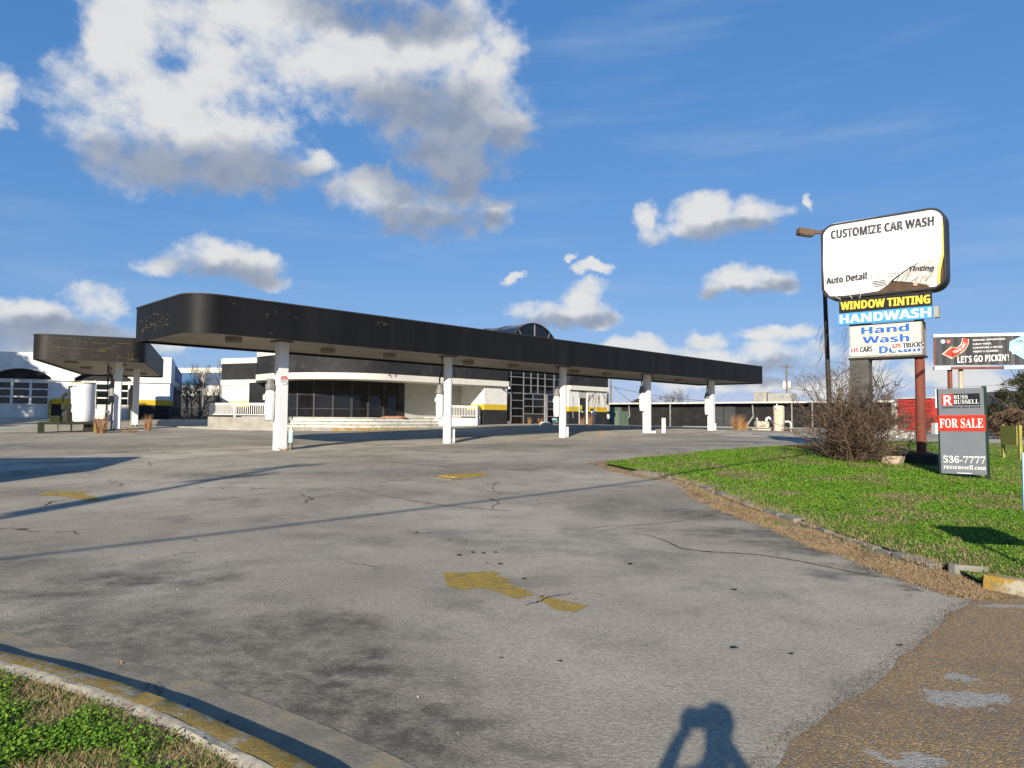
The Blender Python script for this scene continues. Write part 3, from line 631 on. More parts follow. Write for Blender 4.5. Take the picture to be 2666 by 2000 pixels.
# left verge
gl = lambda x, y: np.clip((.545-fbm(x, y, 1.3, 11))*8+.5, .02, 1)*np.clip((np.min(np.hypot(x[:, None]-np.array(KI)[None, :, 0], y[:, None]-np.array(KI)[None, :, 1]), 1)-.03)/.25, .0, 1)
x, y = scatter([q for q in KI]+[(KI[-1][0], 1.2), (-6, 1.2), (-6, KI[0][1])], 900000, lambda x, y: gl(x, y)*.55)
hl = .035+.03*vnoise(x, y, 3, 3); leaves('verge_clover', x, y, gz(x, y)+.097+rng.random(len(x))*hl, .0090, 'clover_leaf', .9, 'dense dark green clover behind the yellow kerb')
x, y = scatter([q for q in KI]+[(KI[-1][0], 1.2), (-6, 1.2), (-6, KI[0][1])], 260000, lambda x, y: np.clip(1.05-gl(x, y), .05, 1)*.6); blades('verge_straw', x, y, .09, .035, .005, 'dry_blade', 1.8, 'dry straw and thatch among the clover behind the yellow kerb')
x, y = scatter([q for q in KI]+[(KI[-1][0], 1.2), (-6, 1.2), (-6, KI[0][1])], 220); leaves('verge_fallen_leaves', x, y, gz(x, y)+.13, .022, 'dead_leaf', 1.5, 'scattered fallen brown leaves on the clover verge')
# grit and leaves lying on the lot (dark specks)
pts = [(1230,1440),(1258,1442),(1410,1556),(1365,1509),(1303,1470),(1910,1537),(1910,1690),(2342,1682),(2060,1705),(1457,1724),(1304,1717),(1215,1410),(1085,1388),(1400,1305),(1403,1313),(1270,1263),(1350,1284),(905,1302),(980,1342),(1567,1552),(1195,1447),(1168,1406),(1640,1470),(1290,1440),(1270,1468)]
vv = []
for i, (a, b_) in enumerate(pts):
    p = G(a, b_); s_ = random.uniform(.018, .042); an = random.uniform(0, 3.1); q = [(p.x+s_*math.cos(an+j*math.pi/4)*random.uniform(.7, 1.1), p.y+s_*.6*math.sin(an+j*math.pi/4)*random.uniform(.7, 1.1)) for j in range(8)]
    vv.append([(x_, y_, p.z+.008+random.uniform(0, .01)) for x_, y_ in q])
bulk('gum_and_leaf_specks', np.array(vv), 'hose_black', 'small dark leaf and tar specks scattered over the asphalt')
x, y = scatter(XY([(1400, 1990), (2500, 1600), (2300, 1500), (1700, 1380), (800, 1300), (100, 1400), (900, 1900)]), 700); leaves('loose_gravel', x, y, gz(x, y)+.006, .007, 'stone', 1.0, 'tiny pale gravel grains on the asphalt drive')
x, y = scatter([p for p in offset(KO, .05)]+[p for p in offset(KO, .38)][::-1], 5000, lambda x, y: np.clip((fbm(x, y, 2.2, 21)-.55)*9, 0, 1)); leaves('gutter_litter', x, y, gz(x, y)+.012, .012, 'dead_leaf', 1.0, 'brown leaf crumbs and dirt gathered in the gutter along the yellow kerb')

# ------------------------------------------------------------------ canopies
def rrect(x0, x1, y0, y1, r, k=7):
    out = []; rs = (r,)*4 if not isinstance(r, tuple) else r
    for (sx, sy, a0), r in zip(((x0, y0, math.pi), (x1, y0, 1.5*math.pi), (x1, y1, 0), (x0, y1, .5*math.pi)), rs):
        cx = sx+r if sx == x0 else sx-r; cy = sy+r if sy == y0 else sy-r
        out += [(cx+r*math.cos(a0+j*math.pi/2/k), cy+r*math.sin(a0+j*math.pi/2/k)) for j in range(k+1)]
    return out
def fascia_panels(par, outline, z0, z1, mat, maxlen):
    """cladding sheets round the rim, each its own piece with an open seam"""
    n = len(outline); runs = []; cur = [outline[0]]
    tot = 0
    pts = outline+[outline[0]]; seg = [[pts[0]]]; L = 0
    for i in range(1, len(pts)):
        a = Vector(pts[i-1]); b_ = Vector(pts[i]); d = (b_-a).length
        k = max(1, math.ceil(d/maxlen))
        for j in range(1, k+1):
            q = a.lerp(b_, j/k); seg[-1].append(tuple(q)); L += d/k
            if L > maxlen*.75 and d > .5: seg.append([tuple(q)]); L = 0
    for sg in seg:
        if len(sg) < 2: continue
        mb = MB(); sg = list(sg); a = Vector(sg[0]); b_ = Vector(sg[1]); sg[0] = tuple(a+(b_-a).normalized()*.006); a = Vector(sg[-1]); b_ = Vector(sg[-2]); sg[-1] = tuple(a+(b_-a).normalized()*.006)
        mb.ribbon(sg, z0, z1, .05); mb.ob('fascia_panel', mat, par, smooth=True)
def canopy(name, label, ox, oy, rz, zs, x0, x1, y0, y1, r, T, mat, maxlen):
    c = thing(name, label, 'canopy', (ox, oy, float(gz(ox, oy))), rz); zb = zs-c.location.z
    rim = rrect(x0, x1, y0, y1, r); 
    fascia_panels(c, rim, zb-.03, zb+T, mat, maxlen)
    mb = MB(); mb.prism(rrect(x0+.06, x1-.06, y0+.06, y1-.06, r), zb+.06, zb+.30); mb.ob('soffit', 'soffit_panel', c)
    mb = MB(); mb.prism(rrect(x0+.06, x1-.06, y0+.06, y1-.06, r), zb+T-.25, zb+T-.15); mb.ob('roof_deck', 'grey_metal', c)
    mb = MB(); mb.ribbon(rrect(x0-.02, x1+.02, y0-.02, y1+.02, r)+[rrect(x0-.02, x1+.02, y0-.02, y1+.02, r)[0]], zb+T-.02, zb+T+.03, .1); mb.ob('edge_trim', 'dark_metal', c)
    return c, zb
ZS = H+2.65
cx, cy = C1.x, C1.y
can, zb = canopy('main_canopy', 'long flat black canopy on white columns in front of the car wash', cx, cy, UA, ZS, -3.75, 36.8, -1.3, 3.85, (.95, .2, .2, .15), 1.21, 'fascia_black', 3.3)
gbase = lambda o, lx, ly: float(gz(*(Vector((o.location.x, o.location.y))+Vector((math.cos(o.rotation_euler.z)*lx-math.sin(o.rotation_euler.z)*ly, math.sin(o.rotation_euler.z)*lx+math.cos(o.rotation_euler.z)*ly)))))-o.location.z
def to_world(o, lx, ly, z=None):
    a = o.rotation_euler.z; x = o.location.x+math.cos(a)*lx-math.sin(a)*ly; y = o.location.y+math.sin(a)*lx+math.cos(a)*ly
    return Vector((x, y, float(gz(x, y)) if z is None else z))
for i in range(5):
    lx = STEP*i; zg = gbase(can, lx, 0)
    if i in (1, 2):
        mb = MB(); mb.lathe([(.205, zg-.2), (.205, zg+.02), (.19, zg+.03), (.19, zb+.06)], 20, (lx, 0)); mb.ob('column', 'column_white', can, smooth=True)
    else:
        mb = MB(); mb.bevbox(lx-.18, lx+.18, -.19, .19, zg-.2, zb+.06, .012); mb.ob('column', 'column_white', can)
    mb = MB(); mb.bevbox(lx-.32, lx+.32, -.32, .32, zb+.025, zb+.062, .05); mb.ob('column_cap', 'dark_metal', can)
for i, lx in enumerate([-1.7, 2.6, 5.6, 10.2, 13.3, 18.2, 21.3, 25.8, 29.4, 33.8]):
    y0 = 1.25 if i else .2
    mb = MB(); mb.lathe([(.26, zb+.065), (.29, zb-.02), (.25, zb-.13), (.19, zb-.15)], 14, (lx, y0)); mb.ob('ceiling_light', 'soffit_metal', can, smooth=True)
# old lettering ghosts and scrapes on the rim
def scrapes(par, n, xa, xb, za, zb_, y, horizontal=.8, s0=.03, s1=.25, side=False):
    mb = MB()
    for _ in range(n):
        x = random.uniform(xa, xb); z = random.uniform(za, zb_); l = random.uniform(s0, s1); hor = random.random() < horizontal; w = random.uniform(.003, .0065)
        dx, dz = (l/2, w) if hor else (w, l/3)
        if side: mb.box(y-.004, y+.002, x-dx, x+dx, z-dz, z+dz)
        else: mb.box(x-dx, x+dx, y-.004, y+.002, z-dz, z+dz)
    mb.ob('paint_scrapes', 'fascia_scrape', par, kind='stuff')
scrapes(can, 60, .4, 3.2, zb+.25, zb+.85, -3.752, .6, .02, .16, side=True)
scrapes(can, 7, -2.4, 2.0, zb+.1, zb+1.15, -1.304, .8, .02, .12)
scrapes(can, 16, 3.2, 3.7, zb+.85, zb+1.0, -1.304, .5, .02, .09)

can2, zb2 = canopy('garage_canopy', 'smaller dark brown canopy on posts in front of the garage doors', F2.x, F2.y, VA, 4.36, 0, 5.0, 0, 16.0, .75, 1.2, 'fascia_brown', 2.6)
scrapes(can2, 26, .3, 4.6, zb2+.08, zb2+1.15, -.004, .98, .1, .9)
def loc2(o, p):
    d = Vector((p[0]-o.location.x, p[1]-o.location.y)); a = -o.rotation_euler.z; return d.x*math.cos(a)-d.y*math.sin(a), d.x*math.sin(a)+d.y*math.cos(a)
for (px, Y) in ((305, 37.1), (352, 42.0), (412, 47.5)):
    w = Gd(px, Y)
    if px == 412: w = Vector(to_world(can2, 2.2, 13.8))
    lx, ly = loc2(can2, w); zg = gbase(can2, lx, ly); mb = MB(); mb.bevbox(lx-.16, lx+.16, ly-.17, ly+.17, zg-.2, zb2+.06, .012); mb.ob('column', 'column_white', can2)
    for d in (-.09, .09):
        mb = MB(); mb.lathe([(.05, zg-.05), (.06, zg+.06), (.03, zg+.10)], 8, (lx+d, ly-.2)); mb.ob('anchor_bolt', 'dark_metal', can2)
for lx, ly in ((1.4, 2.2), (3.6, 3.2), (1.4, 7), (3.6, 8), (3.9, 12)):
    mb = MB(); mb.bevbox(lx-.28, lx+.28, ly-.28, ly+.28, zb2-.06, zb2+.07, .06); mb.ob('ceiling_light', 'soffit_metal', can2)

# vacuum canisters hung on the columns
def vacuum(lx, tall, group, label, hose=True, dx=-.36, col=('pipe_white', 'canister_grey')):
    w = to_world(can, lx+dx, .12); v = thing('vacuum_canister', label, 'vacuum', w, UA, group)
    z0 = 1.05 if tall else 1.3
    mb = MB(); mb.lathe([(.05, z0), (.13, z0+.05), (.165, z0+.3), (.165, z0+1.0), (.12, z0+1.12)], 14); mb.ob('tank', col[0], v, smooth=True)
    mb = MB(); mb.lathe([(.13, z0+1.1), (.17, z0+1.14), (.17, z0+1.30), (.12, z0+1.36), (.12, z0+1.52)], 14); mb.ob('motor_head', col[1], v, smooth=True)
    for zz in (.35, .9): mb = MB(); mb.box(0, .22, -.03, .03, z0+zz, z0+zz+.07); mb.ob('bracket', 'dark_metal', v)
    mb = MB(); mb.lathe([(.05, z0+.75), (.06, z0+.78), (.06, z0+.92), (.03, z0+.95)], 10, (-.2, 0)); mb.ob('nozzle', col[0], v, smooth=True)
    if hose:
        top = ZS-w.z; mb = MB(); mb.tube([(0, 0, z0+1.5), (.0, .02, z0+1.8), (.10, .0, z0+2.05), (.12, 0, top)], .035, 8); mb.ob('hose', 'hose_black', v, smooth=True)
    return v
for i, lab in enumerate(['white vacuum canister behind the column with the red and white notice', 'white vacuum canister and black hose on round column facing the railing', 'white vacuum canister on the rust stained round column', 'small grey vacuum canister on square column beside the lone bollard', 'white vacuum canister on the square column nearest the dry grass clump']):
    vacuum(STEP*i, i != 3, 'vacuum canisters on the canopy columns', lab, i > 0)
# notice on the first column
nt_ = thing('column_notice', 'octagonal red and white notice fixed to the square canopy column', 'notice', to_world(can, 0, -.2), UA)
zc = P(732, 990, 24.85).z-nt_.location.z; r_ = .165
mb = MB(); mb.prism([(r_*math.cos(R(22.5+45*k)), zc+r_*math.sin(R(22.5+45*k))) for k in range(8)], -.012, 0, plane='xz'); mb.ob('plate', 'letter_white', nt_)
mb = MB(); mb.prism([(-.148, zc+.055), (.148, zc+.055), (.065, zc+.148), (-.065, zc+.148)], -.016, -.0125, plane='xz'); mb.ob('red_top', 'letter_red', nt_)
mb = MB(); mb.box(-.148, .148, -.016, -.0125, zc+.0, zc+.035); mb.ob('red_bar', 'letter_red', nt_)
lettering('NO', -.04, .04, zc+.07, zc+.12, -.018, 'letter_white', nt_)
lettering('TRESPASSING', -.135, .135, zc+.006, zc+.028, -.018, 'letter_white', nt_)
for q in (.035, .06, .085): mb = MB(); mb.box(-.11, .11, -.0145, -.0125, zc-q, zc-q+.008); mb.ob('small_print', 'canister_grey', nt_)
# bollards and stubs by the columns
def bollard(w, h, r, label, mat='column_white', name='bollard'):
    b_ = thing(name, label, 'bollard', w); mb = MB(); mb.lathe([(r, -.1), (r, h-.04), (r*.9, h-.01), (r*.6, h)], 14); mb.ob('post', mat, b_, smooth=True)
    mb = MB(); mb.lathe([(r*1.5, -.02), (r*1.5, .02), (r*1.1, .03)], 12); mb.ob('foot', 'concrete', b_); return b_
bollard(to_world(can, STEP+.3, -.1), .62, .05, 'thin white bollard at the foot of the round column by the railing')
bollard(to_world(can, 2*STEP+.28, -.1), .55, .06, 'thin white bollard at the foot of the rust stained column')
bl = bollard(G(1728, 1128), .92, .13, 'stout peeling white bollard standing alone between two square columns')
mb = MB(); mb.lathe([(.035, .48), (.05, .5), (.05, .56), (.03, .58)], 8, (.15, 0)); mb.ob('fitting', 'dark_metal', bl)
bollard(to_world(can, 4*STEP+.35, -.1), .5, .07, 'short white bollard by the column nearest the dry grass clump')
tb = thing('vent_stub', 'short pale green and white pipe stub at the foot of the notice column', 'pipe', to_world(can, .34, -.12))
mb = MB(); mb.tube([(0, 0, -.05), (.02, 0, .28)], .03, 8); mb.ob('stem', 'grey_metal', tb); mb = MB(); mb.lathe([(.085, .26), (.09, .28), (.09, .62), (.08, .64)], 12, (.02, 0)); mb.ob('cover', 'teal_cover', tb, smooth=True)
mb = MB(); mb.lathe([(.1, .62), (.1, .72), (.04, .74), (.04, .84)], 12, (.025, 0)); mb.ob('cap', 'pipe_white', tb, smooth=True)
cup = thing('white_pipe_end', 'white pipe elbow lying on the pad beside a square column', 'pipe', G(1700, 1129)); mb = MB(); mb.tube([(-.1, 0, .09), (.05, 0, .09), (.12, -.05, .09)], .08, 10); mb.ob('elbow', 'pipe_white', cup, smooth=True); mb = MB(); mb.lathe([(.05, .02), (.055, .03), (.055, .15), (.05, .16)], 10, (.1, -.06)); mb.ob('rim', 'pipe_white', cup)

# ------------------------------------------------------------------ car wash building (local x along the front, y into the building)
BT, BS = 34.8, 34.6; BO = ts(BT, BS); BZ = 1.17
bld = thing('car_wash_building', 'white block car wash with yellow stripe, black parapet and curved glass front', 'building', (BO[0], BO[1], BZ), UA)
L2 = lambda t_, s_: (t_-BT, s_-BS)
ZBB, ZBT, ZPB, ZPT = 2.65, 3.02, 4.13, 4.55   # band bottom, band top, parapet top, cap top (local)
FL = .40                                        # floor level of the rotunda
def arc(cx_, cy_, rx, ry, a0, a1, k): return [(cx_+rx*math.cos(a0+(a1-a0)*j/k), cy_+ry*math.sin(a0+(a1-a0)*j/k)) for j in range(k+1)]
# front path of the overhanging band: left side back to the right corner
def bandpath(off): return [L2(21.6+off, 45.6), L2(19.62+off, 41.7)]+[L2(*p) for p in arc(24.8, 40.5, 5.2-off, 6.1-off, math.pi, 1.5*math.pi, 18)]+[L2(34.8, 34.4+off)]
mb = MB(); mb.ribbon(bandpath(0), ZBB, ZBT, .35); mb.ob('cream_band', 'cream_stucco', bld, smooth=True)
mb = MB(); mb.ribbon(bandpath(.10), ZBT, ZPB, .3); mb.ob('black_parapet', 'black_stucco', bld, smooth=True)
mb = MB(); mb.ribbon(bandpath(.04), ZPB, ZPT, .45); mb.ob('cap_band', 'cream_stucco', bld, smooth=True)
mb = MB(); mb.prism(bandpath(.3)[0:]+[L2(34.8, 46)], ZBB+.03, ZBB+.12); mb.ob('overhang_soffit', 'cream_stucco', bld)
mb = MB(); mb.prism(bandpath(.3)[0:]+[L2(34.8, 46)], ZPB-.3, ZPB-.2); mb.ob('roof', 'grey_metal', bld)
# front wall right of the recess
mb = MB(); mb.box(L2(32.6, 0)[0], 0, 0, 2.6, -.5, ZBB+.03); mb.ob('front_wall', 'block_wall', bld)
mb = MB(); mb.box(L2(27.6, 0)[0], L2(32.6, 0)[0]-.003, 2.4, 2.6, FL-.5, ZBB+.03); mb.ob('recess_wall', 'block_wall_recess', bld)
mb = MB(); mb.box(L2(27.05, 0)[0], L2(27.6, 0)[0]-.003, 2.36, 2.8, FL-.5, ZBB+.03); mb.ob('dark_pier', 'black_stucco', bld)
# curved glazing: each bay its own pane, with mullions, sill rail and black upper panel
gl_path = [L2(*p) for p in arc(24.8, 41, 3.5, 4.0, math.pi, 1.5*math.pi, 5)]+[L2(25.95, 37), L2(27.05, 37)]
for i in range(len(gl_path)-1):
    a, b_ = Vector(gl_path[i]), Vector(gl_path[i+1]); d = (b_-a); ln = d.length; M = Matrix.Translation((a.x, a.y, 0)) @ Matrix.Rotation(math.atan2(d.y, d.x), 4, 'Z')
    mb = MB(); mb.box(.03, ln-.03, .03, .045, FL, 1.75, M); mb.ob('pane', 'dark_glass', bld)
    mb = MB(); mb.box(.03, ln-.03, .0, .06, 1.75, ZBB+.05, M); mb.ob('upper_panel', 'black_stucco', bld)
    mb = MB(); mb.box(.03, ln-.03, -.02, .028, FL+.50, FL+.55, M); mb.ob('sill_rail', 'dark_metal', bld)
    mb = MB(); mb.box(-.05, .05, -.05, .09, FL-.3, ZBB+.05, M); mb.ob('mullion', 'gate_grey', bld)
mb = MB(); mb.ribbon([L2(21.2, 46), L2(21.2, 41)], FL-.8, ZBB+.05, .1); mb.ob('side_wall', 'black_stucco', bld)
# three broad steps following the front, with flaking paint
for k in range(3):
    o_ = -.2-.36*k; z1 = FL-.197*k; pth = [L2(19.2-o_*.2-.0, 44)]+[L2(*p) for p in arc(24.8, 40.5, 4.2-o_, 4.6-o_, math.pi*1.02, 1.5*math.pi, 16)]+[L2(29.4-.25*k, 40.5-4.6+o_), L2(29.6-.25*k, 36.9)]
    mb = MB(); mb.prism(pth+[L2(29.6-.25*k, 44)], z1-.4, z1); st0 = mb.ob('step', 'step_paint', bld)
    mb = MB(); mb.ribbon(offset(pth, -.012), z1-.075, z1-.035, .02); mb.ob('nosing_shadow', 'gutter_dirt_step_shade', st0)  # dark strip below each step edge, a painted shadow line
pth = [L2(19.3, 43)]+[L2(*p) for p in arc(24.8, 40.5, 6.1, 6.3, math.pi*1.02, 1.5*math.pi, 16)]+[L2(33.2, 34.15), L2(33.2, 35)]
mb = MB(); mb.prism(pth+[L2(21, 43)], -.6, -.21); mb.ob('yellow_kerb_edge', 'kerb_painted', bld)
# wall blocks and railings at both ends of the steps
def railing(p0, p1, z0, par, h=.82, gap=.115, name='railing'):
    a, b_ = Vector(p0), Vector(p1); d = b_-a; ln = d.length; M = Matrix.Translation((a.x, a.y, z0)) @ Matrix.Rotation(math.atan2(d.y, d.x), 4, 'Z')
    mb = MB(); mb.box(0, ln, -.035, .035, h-.14, h, M); top = mb.ob(name, 'white_paint', par)
    mb = MB(); mb.box(.03, ln-.03, -.02, .02, .10, .145, M); mb.ob('bottom_rail', 'white_paint', top)
    for x_ in (0.02, ln-.02):
        mb = MB(); mb.box(x_-.03, x_+.03, -.03, .03, -.02, h-.14, M); mb.ob('post', 'white_paint', top)
    k = int(ln/gap)
    for i in range(1, k):
        x_ = ln*i/k; mb = MB(); mb.box(x_-.018, x_+.018, -.014, .014, .145, h-.14, M); mb.ob('baluster', 'white_paint', top)
mb = MB(); mb.prism([L2(29.2, 34.9), L2(31.6, 34.2), L2(32.55, 34.9), L2(32.55, 36.98), L2(29.2, 36.98)], -.6, .42); mb.ob('planter_wall', 'white_paint', bld)
railing(L2(29.25, 34.95), L2(31.6, 34.27), .42, bld); railing(L2(31.62, 34.27), L2(32.5, 34.93), .42, bld)
# left end: low rendered wall and railing running out beside the drive
lw = [L2(19.2, 43.8), L2(17.1, 42.6), L2(17.4, 39.7), L2(19.4, 38.0), L2(20.3, 38.6), L2(20.3, 43.8)]
mb = MB(); mb.prism(lw, -.9, .37); mb.ob('planter_wall', 'concrete', bld)
A_, B_, C_ = Vector(lw[1])+Vector((.12, 0)), Vector(lw[2])+Vector((.1, .08)), Vector(lw[3])+Vector((0, .12))
railing(A_, B_, .38, bld); railing(B_, C_, .38, bld)
mb = MB(); mb.ribbon([L2(15.5, 43.5), L2(16.6, 39.2), L2(18.9, 36.9), L2(21.5, 35.4)], -.9, -.22, -.14); mb.ob('island_kerb', 'concrete', bld)
# left wing turned towards the garage
wl = P(574, 1092, 53); wr = P(680, 1092, 51.5); wrv = Vector((wr.x-wl.x, wr.y-wl.y)); wing_len = wrv.length; wa = math.atan2(wrv.y, wrv.x)
wg = MB(); MW = Matrix.Identity(4)
wing = link('wing', None, bld); wing.location = (*loc2(bld, wl), 0); wing.rotation_euler[2] = wa-UA
def wp(x0, x1, y0, y1, z0, z1, name, mat): mb = MB(); mb.box(x0, x1, y0, y1, z0, z1); return mb.ob(name, mat, wing)
zw = lambda py, Y: P(600, py, Y).z-BZ
wp(.05, wing_len, .0, 5, -.6, zw(1003, 53), 'wing_wall', 'block_wall_wing'); wp(.0, wing_len-.5, -.1, 5.1, zw(1003, 53), zw(990, 53), 'wing_band', 'cream_stucco')
wp(.02, wing_len-.5, -.03, 5.03, zw(990, 53), zw(948, 53), 'wing_parapet', 'black_stucco'); wp(.0, wing_len-.5, -.08, 5.1, zw(948, 53), zw(934.5, 53), 'wing_cap', 'cream_stucco')
# atrium: glass grid and barrel vault
AX0, AX1 = .0, 41.6-34.8; acx = (AX0+AX1)/2-.25; RV = 3.15; ZV = 4.1
xs_ = [L2(34.82+q, 0)[0] for q in (0, .62, 1.95, 2.75, 3.5, 4.3, 5.35, 6.78)]; zs_ = [-.02, .57, 1.14, 1.72, 2.25, 2.85, 3.42, 4.1]
for i, x_ in enumerate(xs_): mb = MB(); mb.box(x_-.032, x_+.032, .22, .34, 2.25 if i in (3, 4) else -.3, ZV+.2); mb.ob('mullion', 'frame_metal', bld)
for z_ in zs_:
    for a, b_ in (((xs_[0], xs_[-1]),) if z_ > 2 else ((xs_[0], xs_[2]), (xs_[5], xs_[-1]))): mb = MB(); mb.box(a, b_, .235, .325, z_-.03, z_+.03); mb.ob('transom', 'frame_metal', bld)
for i in range(len(xs_)-1):
    for j in range(len(zs_)-1):
        if j < 4 and 2 <= i <= 4: continue
        mb = MB(); mb.box(xs_[i]+.032, xs_[i+1]-.032, .27, .285, zs_[j]+.03, zs_[j+1]-.03); mb.ob('pane', 'dark_glass', bld)
wa_, wb_ = xs_[2]+.04, xs_[5]-.04; mb = MB(); mb.box(wa_, wb_, .24, .3, -.2, .72); mb.ob('bulkhead', 'black_stucco', bld)
for z0_, z1_ in ((.80, 1.28), (1.34, 1.82), (1.88, 2.2)):
    for a, b_ in ((wa_, wa_+.95), (wa_+1.01, wb_)): mb = MB(); mb.box(a, b_, .27, .285, z0_, z1_); mb.ob('pane', 'dark_glass', bld)
for z_ in (.76, 1.31, 1.85): mb = MB(); mb.box(wa_, wb_, .24, .32, z_-.03, z_+.03); mb.ob('transom', 'frame_metal', bld)
mb = MB(); mb.box(wa_+.95, wa_+1.01, .245, .315, .79, 2.22); mb.ob('mullion', 'frame_metal', bld)
mb = MB(); mb.box(xs_[5]-.16, xs_[5]+.16, .12, .2, -.2, 2.2); mb.ob('worn_post', 'grey_metal', bld)
dj = MB(); dj.box(xs_[0]+.06, xs_[1]-.06, .16, .2, .02, 2.2); dj.ob('door', 'dark_glass', bld)
for q in ((xs_[0]+.03, xs_[0]+.11, .0, 2.28), (xs_[1]-.14, xs_[1]-.04, .0, 2.28), (xs_[0]+.03, xs_[1]-.04, 2.18, 2.28), (xs_[0]+.03, xs_[1]-.04, 0, .22)): mb = MB(); mb.box(q[0], q[1], .12, .215, q[2], q[3]); mb.ob('door_frame', 'frame_metal', bld)
mb = MB(); mb.box(xs_[1]-.20, xs_[1]-.17, .08, .115, .9, 1.3); mb.ob('door_handle', 'frame_metal', bld)
va = [(acx+RV*math.cos(a), ZV+RV*math.sin(a)*1.08) for a in np.linspace(0, math.pi, 25)]
bays = [(.35, 2.6), (2.62, 4.9), (4.92, 7.2), (7.22, 9.5)]
for a, b_ in bays:
    mb = MB(); vs = [(x, y, z) for y in (a, b_) for x, z in va]; n = len(va); mb.add(vs, [(i, i+1, n+i+1, n+i) for i in range(n-1)]); mb.ob('vault_bay', 'vault_glazing', bld, smooth=True)
    mb = MB(); mb.tube([(x, a, z) for x, z in va], .05, 6); mb.ob('vault_rib', 'dark_metal', bld, smooth=True)
mb = MB(); mb.prism(va, .30, .33, plane='xz'); mb.ob('vault_end', 'dark_glass', bld)
for a in (25, 57, 90, 123, 155): mb = MB(); mb.tube([(acx+.7*math.cos(R(a)), .27, ZV+.5*math.sin(R(a))), (acx+RV*math.cos(R(a)), .27, ZV+RV*1.08*math.sin(R(a)))], .03 if a != 90 else .045, 6); mb.ob('vault_spoke', 'frame_metal', bld)
mb = MB(); mb.tube([(x, .26, z) for x, z in va], .06, 8); mb.ob('vault_rim', 'dark_metal', bld, smooth=True)
# right block with the service door
x0, x1 = L2(41.65, 0)[0], L2(46.6, 0)[0]; d0_, d1_ = L2(42.9, 0)[0], L2(43.95, 0)[0]
for a, b_, z_ in ((x0, d0_, -.6), (d1_, x1, -.6), (d0_, d1_, 2.62)): mb = MB(); mb.box(a+.002, b_-.002, 0, 4.5, z_, ZBB+.03); mb.ob('side_block_wall', 'block_wall', bld)
mb = MB(); mb.box(d0_+.05, d1_-.02, .10, .15, 0, 2.02); dd = mb.ob('service_door', 'black_stucco', bld); mb = MB(); mb.box(d1_-.14, d1_-.08, .05, .1, .95, 1.1); mb.ob('handle', 'frame_metal', dd)
mb = MB(); mb.box(d0_+.2, d0_+.5, .09, .098, 1.15, 1.5); mb.ob('flyer', 'flyer_yellow', dd); mb = MB(); mb.prism([(d0_+.25, 1.02), (d0_+.62, .9), (d0_+.68, .98), (d0_+.3, 1.08)], .085, .095, plane='xz'); mb.ob('torn_notice', 'paper', dd)
for a, b_ in ((d0_, d0_+.05), (d1_-.02, d1_+.04)): mb = MB(); mb.box(a, b_, -.03, .15, 0, 2.06); mb.ob('door_frame', 'white_paint', bld)
mb = MB(); mb.box(d0_, d1_, .14, .2, 2.03, 2.64); lv = mb.ob('louvre', 'gate_grey', bld)
for k in range(7): mb = MB(); mb.box(d0_+.03, d1_-.03, .03, .13, 2.08+k*.075, 2.12+k*.075, Matrix.Identity(4)); mb.ob('slat', 'white_paint', lv)
mb = MB(); mb.box(x0-.02, x1+.06, -.18, 4.6, ZBB+.032, ZBT); mb.ob('cream_band', 'cream_stucco', bld)
mb = MB(); mb.box(x0, x1, -.1, 4.5, ZBT+.002, ZPB); mb.ob('black_parapet', 'black_stucco', bld)
mb = MB(); mb.box(x0, x1+.03, -.14, 4.6, ZPB+.002, ZPT); mb.ob('cap_band', 'cream_stucco', bld)
mb = MB(); mb.box(x1+.002, x1+.35, .1, 4.2, -.6, 2.55); mb.ob('corner_pier', 'black_stucco', bld)
mb = MB(); mb.tube([(x0+.45, -.05, .45), (x0+.45, -.05, 2.15), (x0+.38, -.05, 2.22)], .022, 6); mb.ob('conduit', 'grey_metal', bld)
mb = MB(); mb.tube([(-.45, -.02, 2.45), (-.45, -.12, 2.5), (-.42, -.2, 2.42)], .05, 8); mb.ob('wall_light', 'dark_metal', bld); mb = MB(); mb.lathe([(.03, 2.48), (.10, 2.5), (.10, 2.62), (.04, 2.66)], 10, (.1, -.1)); mb.ob('globe_light', 'pipe_white', bld, smooth=True)
# graffiti tags on the band
for k, (tx, tz) in enumerate(((24.55, 2.9), (24.95, 2.92))):
    q = L2(tx, 34.4); mb = MB(); random.seed(40+k)
    for _ in range(5):
        a = random.uniform(-.12, .12); c_ = random.uniform(-.12, .08); mb.tube([(q[0]+a, q[1]-.008, tz+c_), (q[0]+a+random.uniform(-.1, .1), q[1]-.008, tz+c_+random.uniform(.05, .14))], .014, 4)
    mb.ob('graffiti_tag', 'letter_black', bld)

# ------------------------------------------------------------------ garage building on the left
random.seed(11)
gc = P(440, 1092, 55); GZ = gc.z
gar = thing('garage_building', 'pale garage with arched overhead glass doors and yellow stripe on the wall', 'building', (gc.x, gc.y, GZ), VA)
def gx(px, y=0.0):   # local x on the garage front for a photograph column
    q = (px-1333)/FPX; o = Vector((gc.x, gc.y))+W2*y; return -(o.x-q*o.y)/(V2.x-q*V2.y)
gzl = lambda py, px: P(px, py, gc.y+gx(px)*V2.y).z-GZ
ZT = gzl(931, 438); ZBd = gzl(999, 436)
ZD = 3.05                                   # door head
doors = [(-30, 132), (193, 341)]; walls = []; prev = gx(-260)
edges = [gx(-260)]+[gx(q) for d in doors for q in d]+[0]
for i in range(0, len(edges), 2):
    mb = MB(); mb.box(edges[i], edges[i+1], 0, 6, -.6, ZBd); mb.ob('pier_wall', 'block_wall_garage', gar)
arch = 0.62
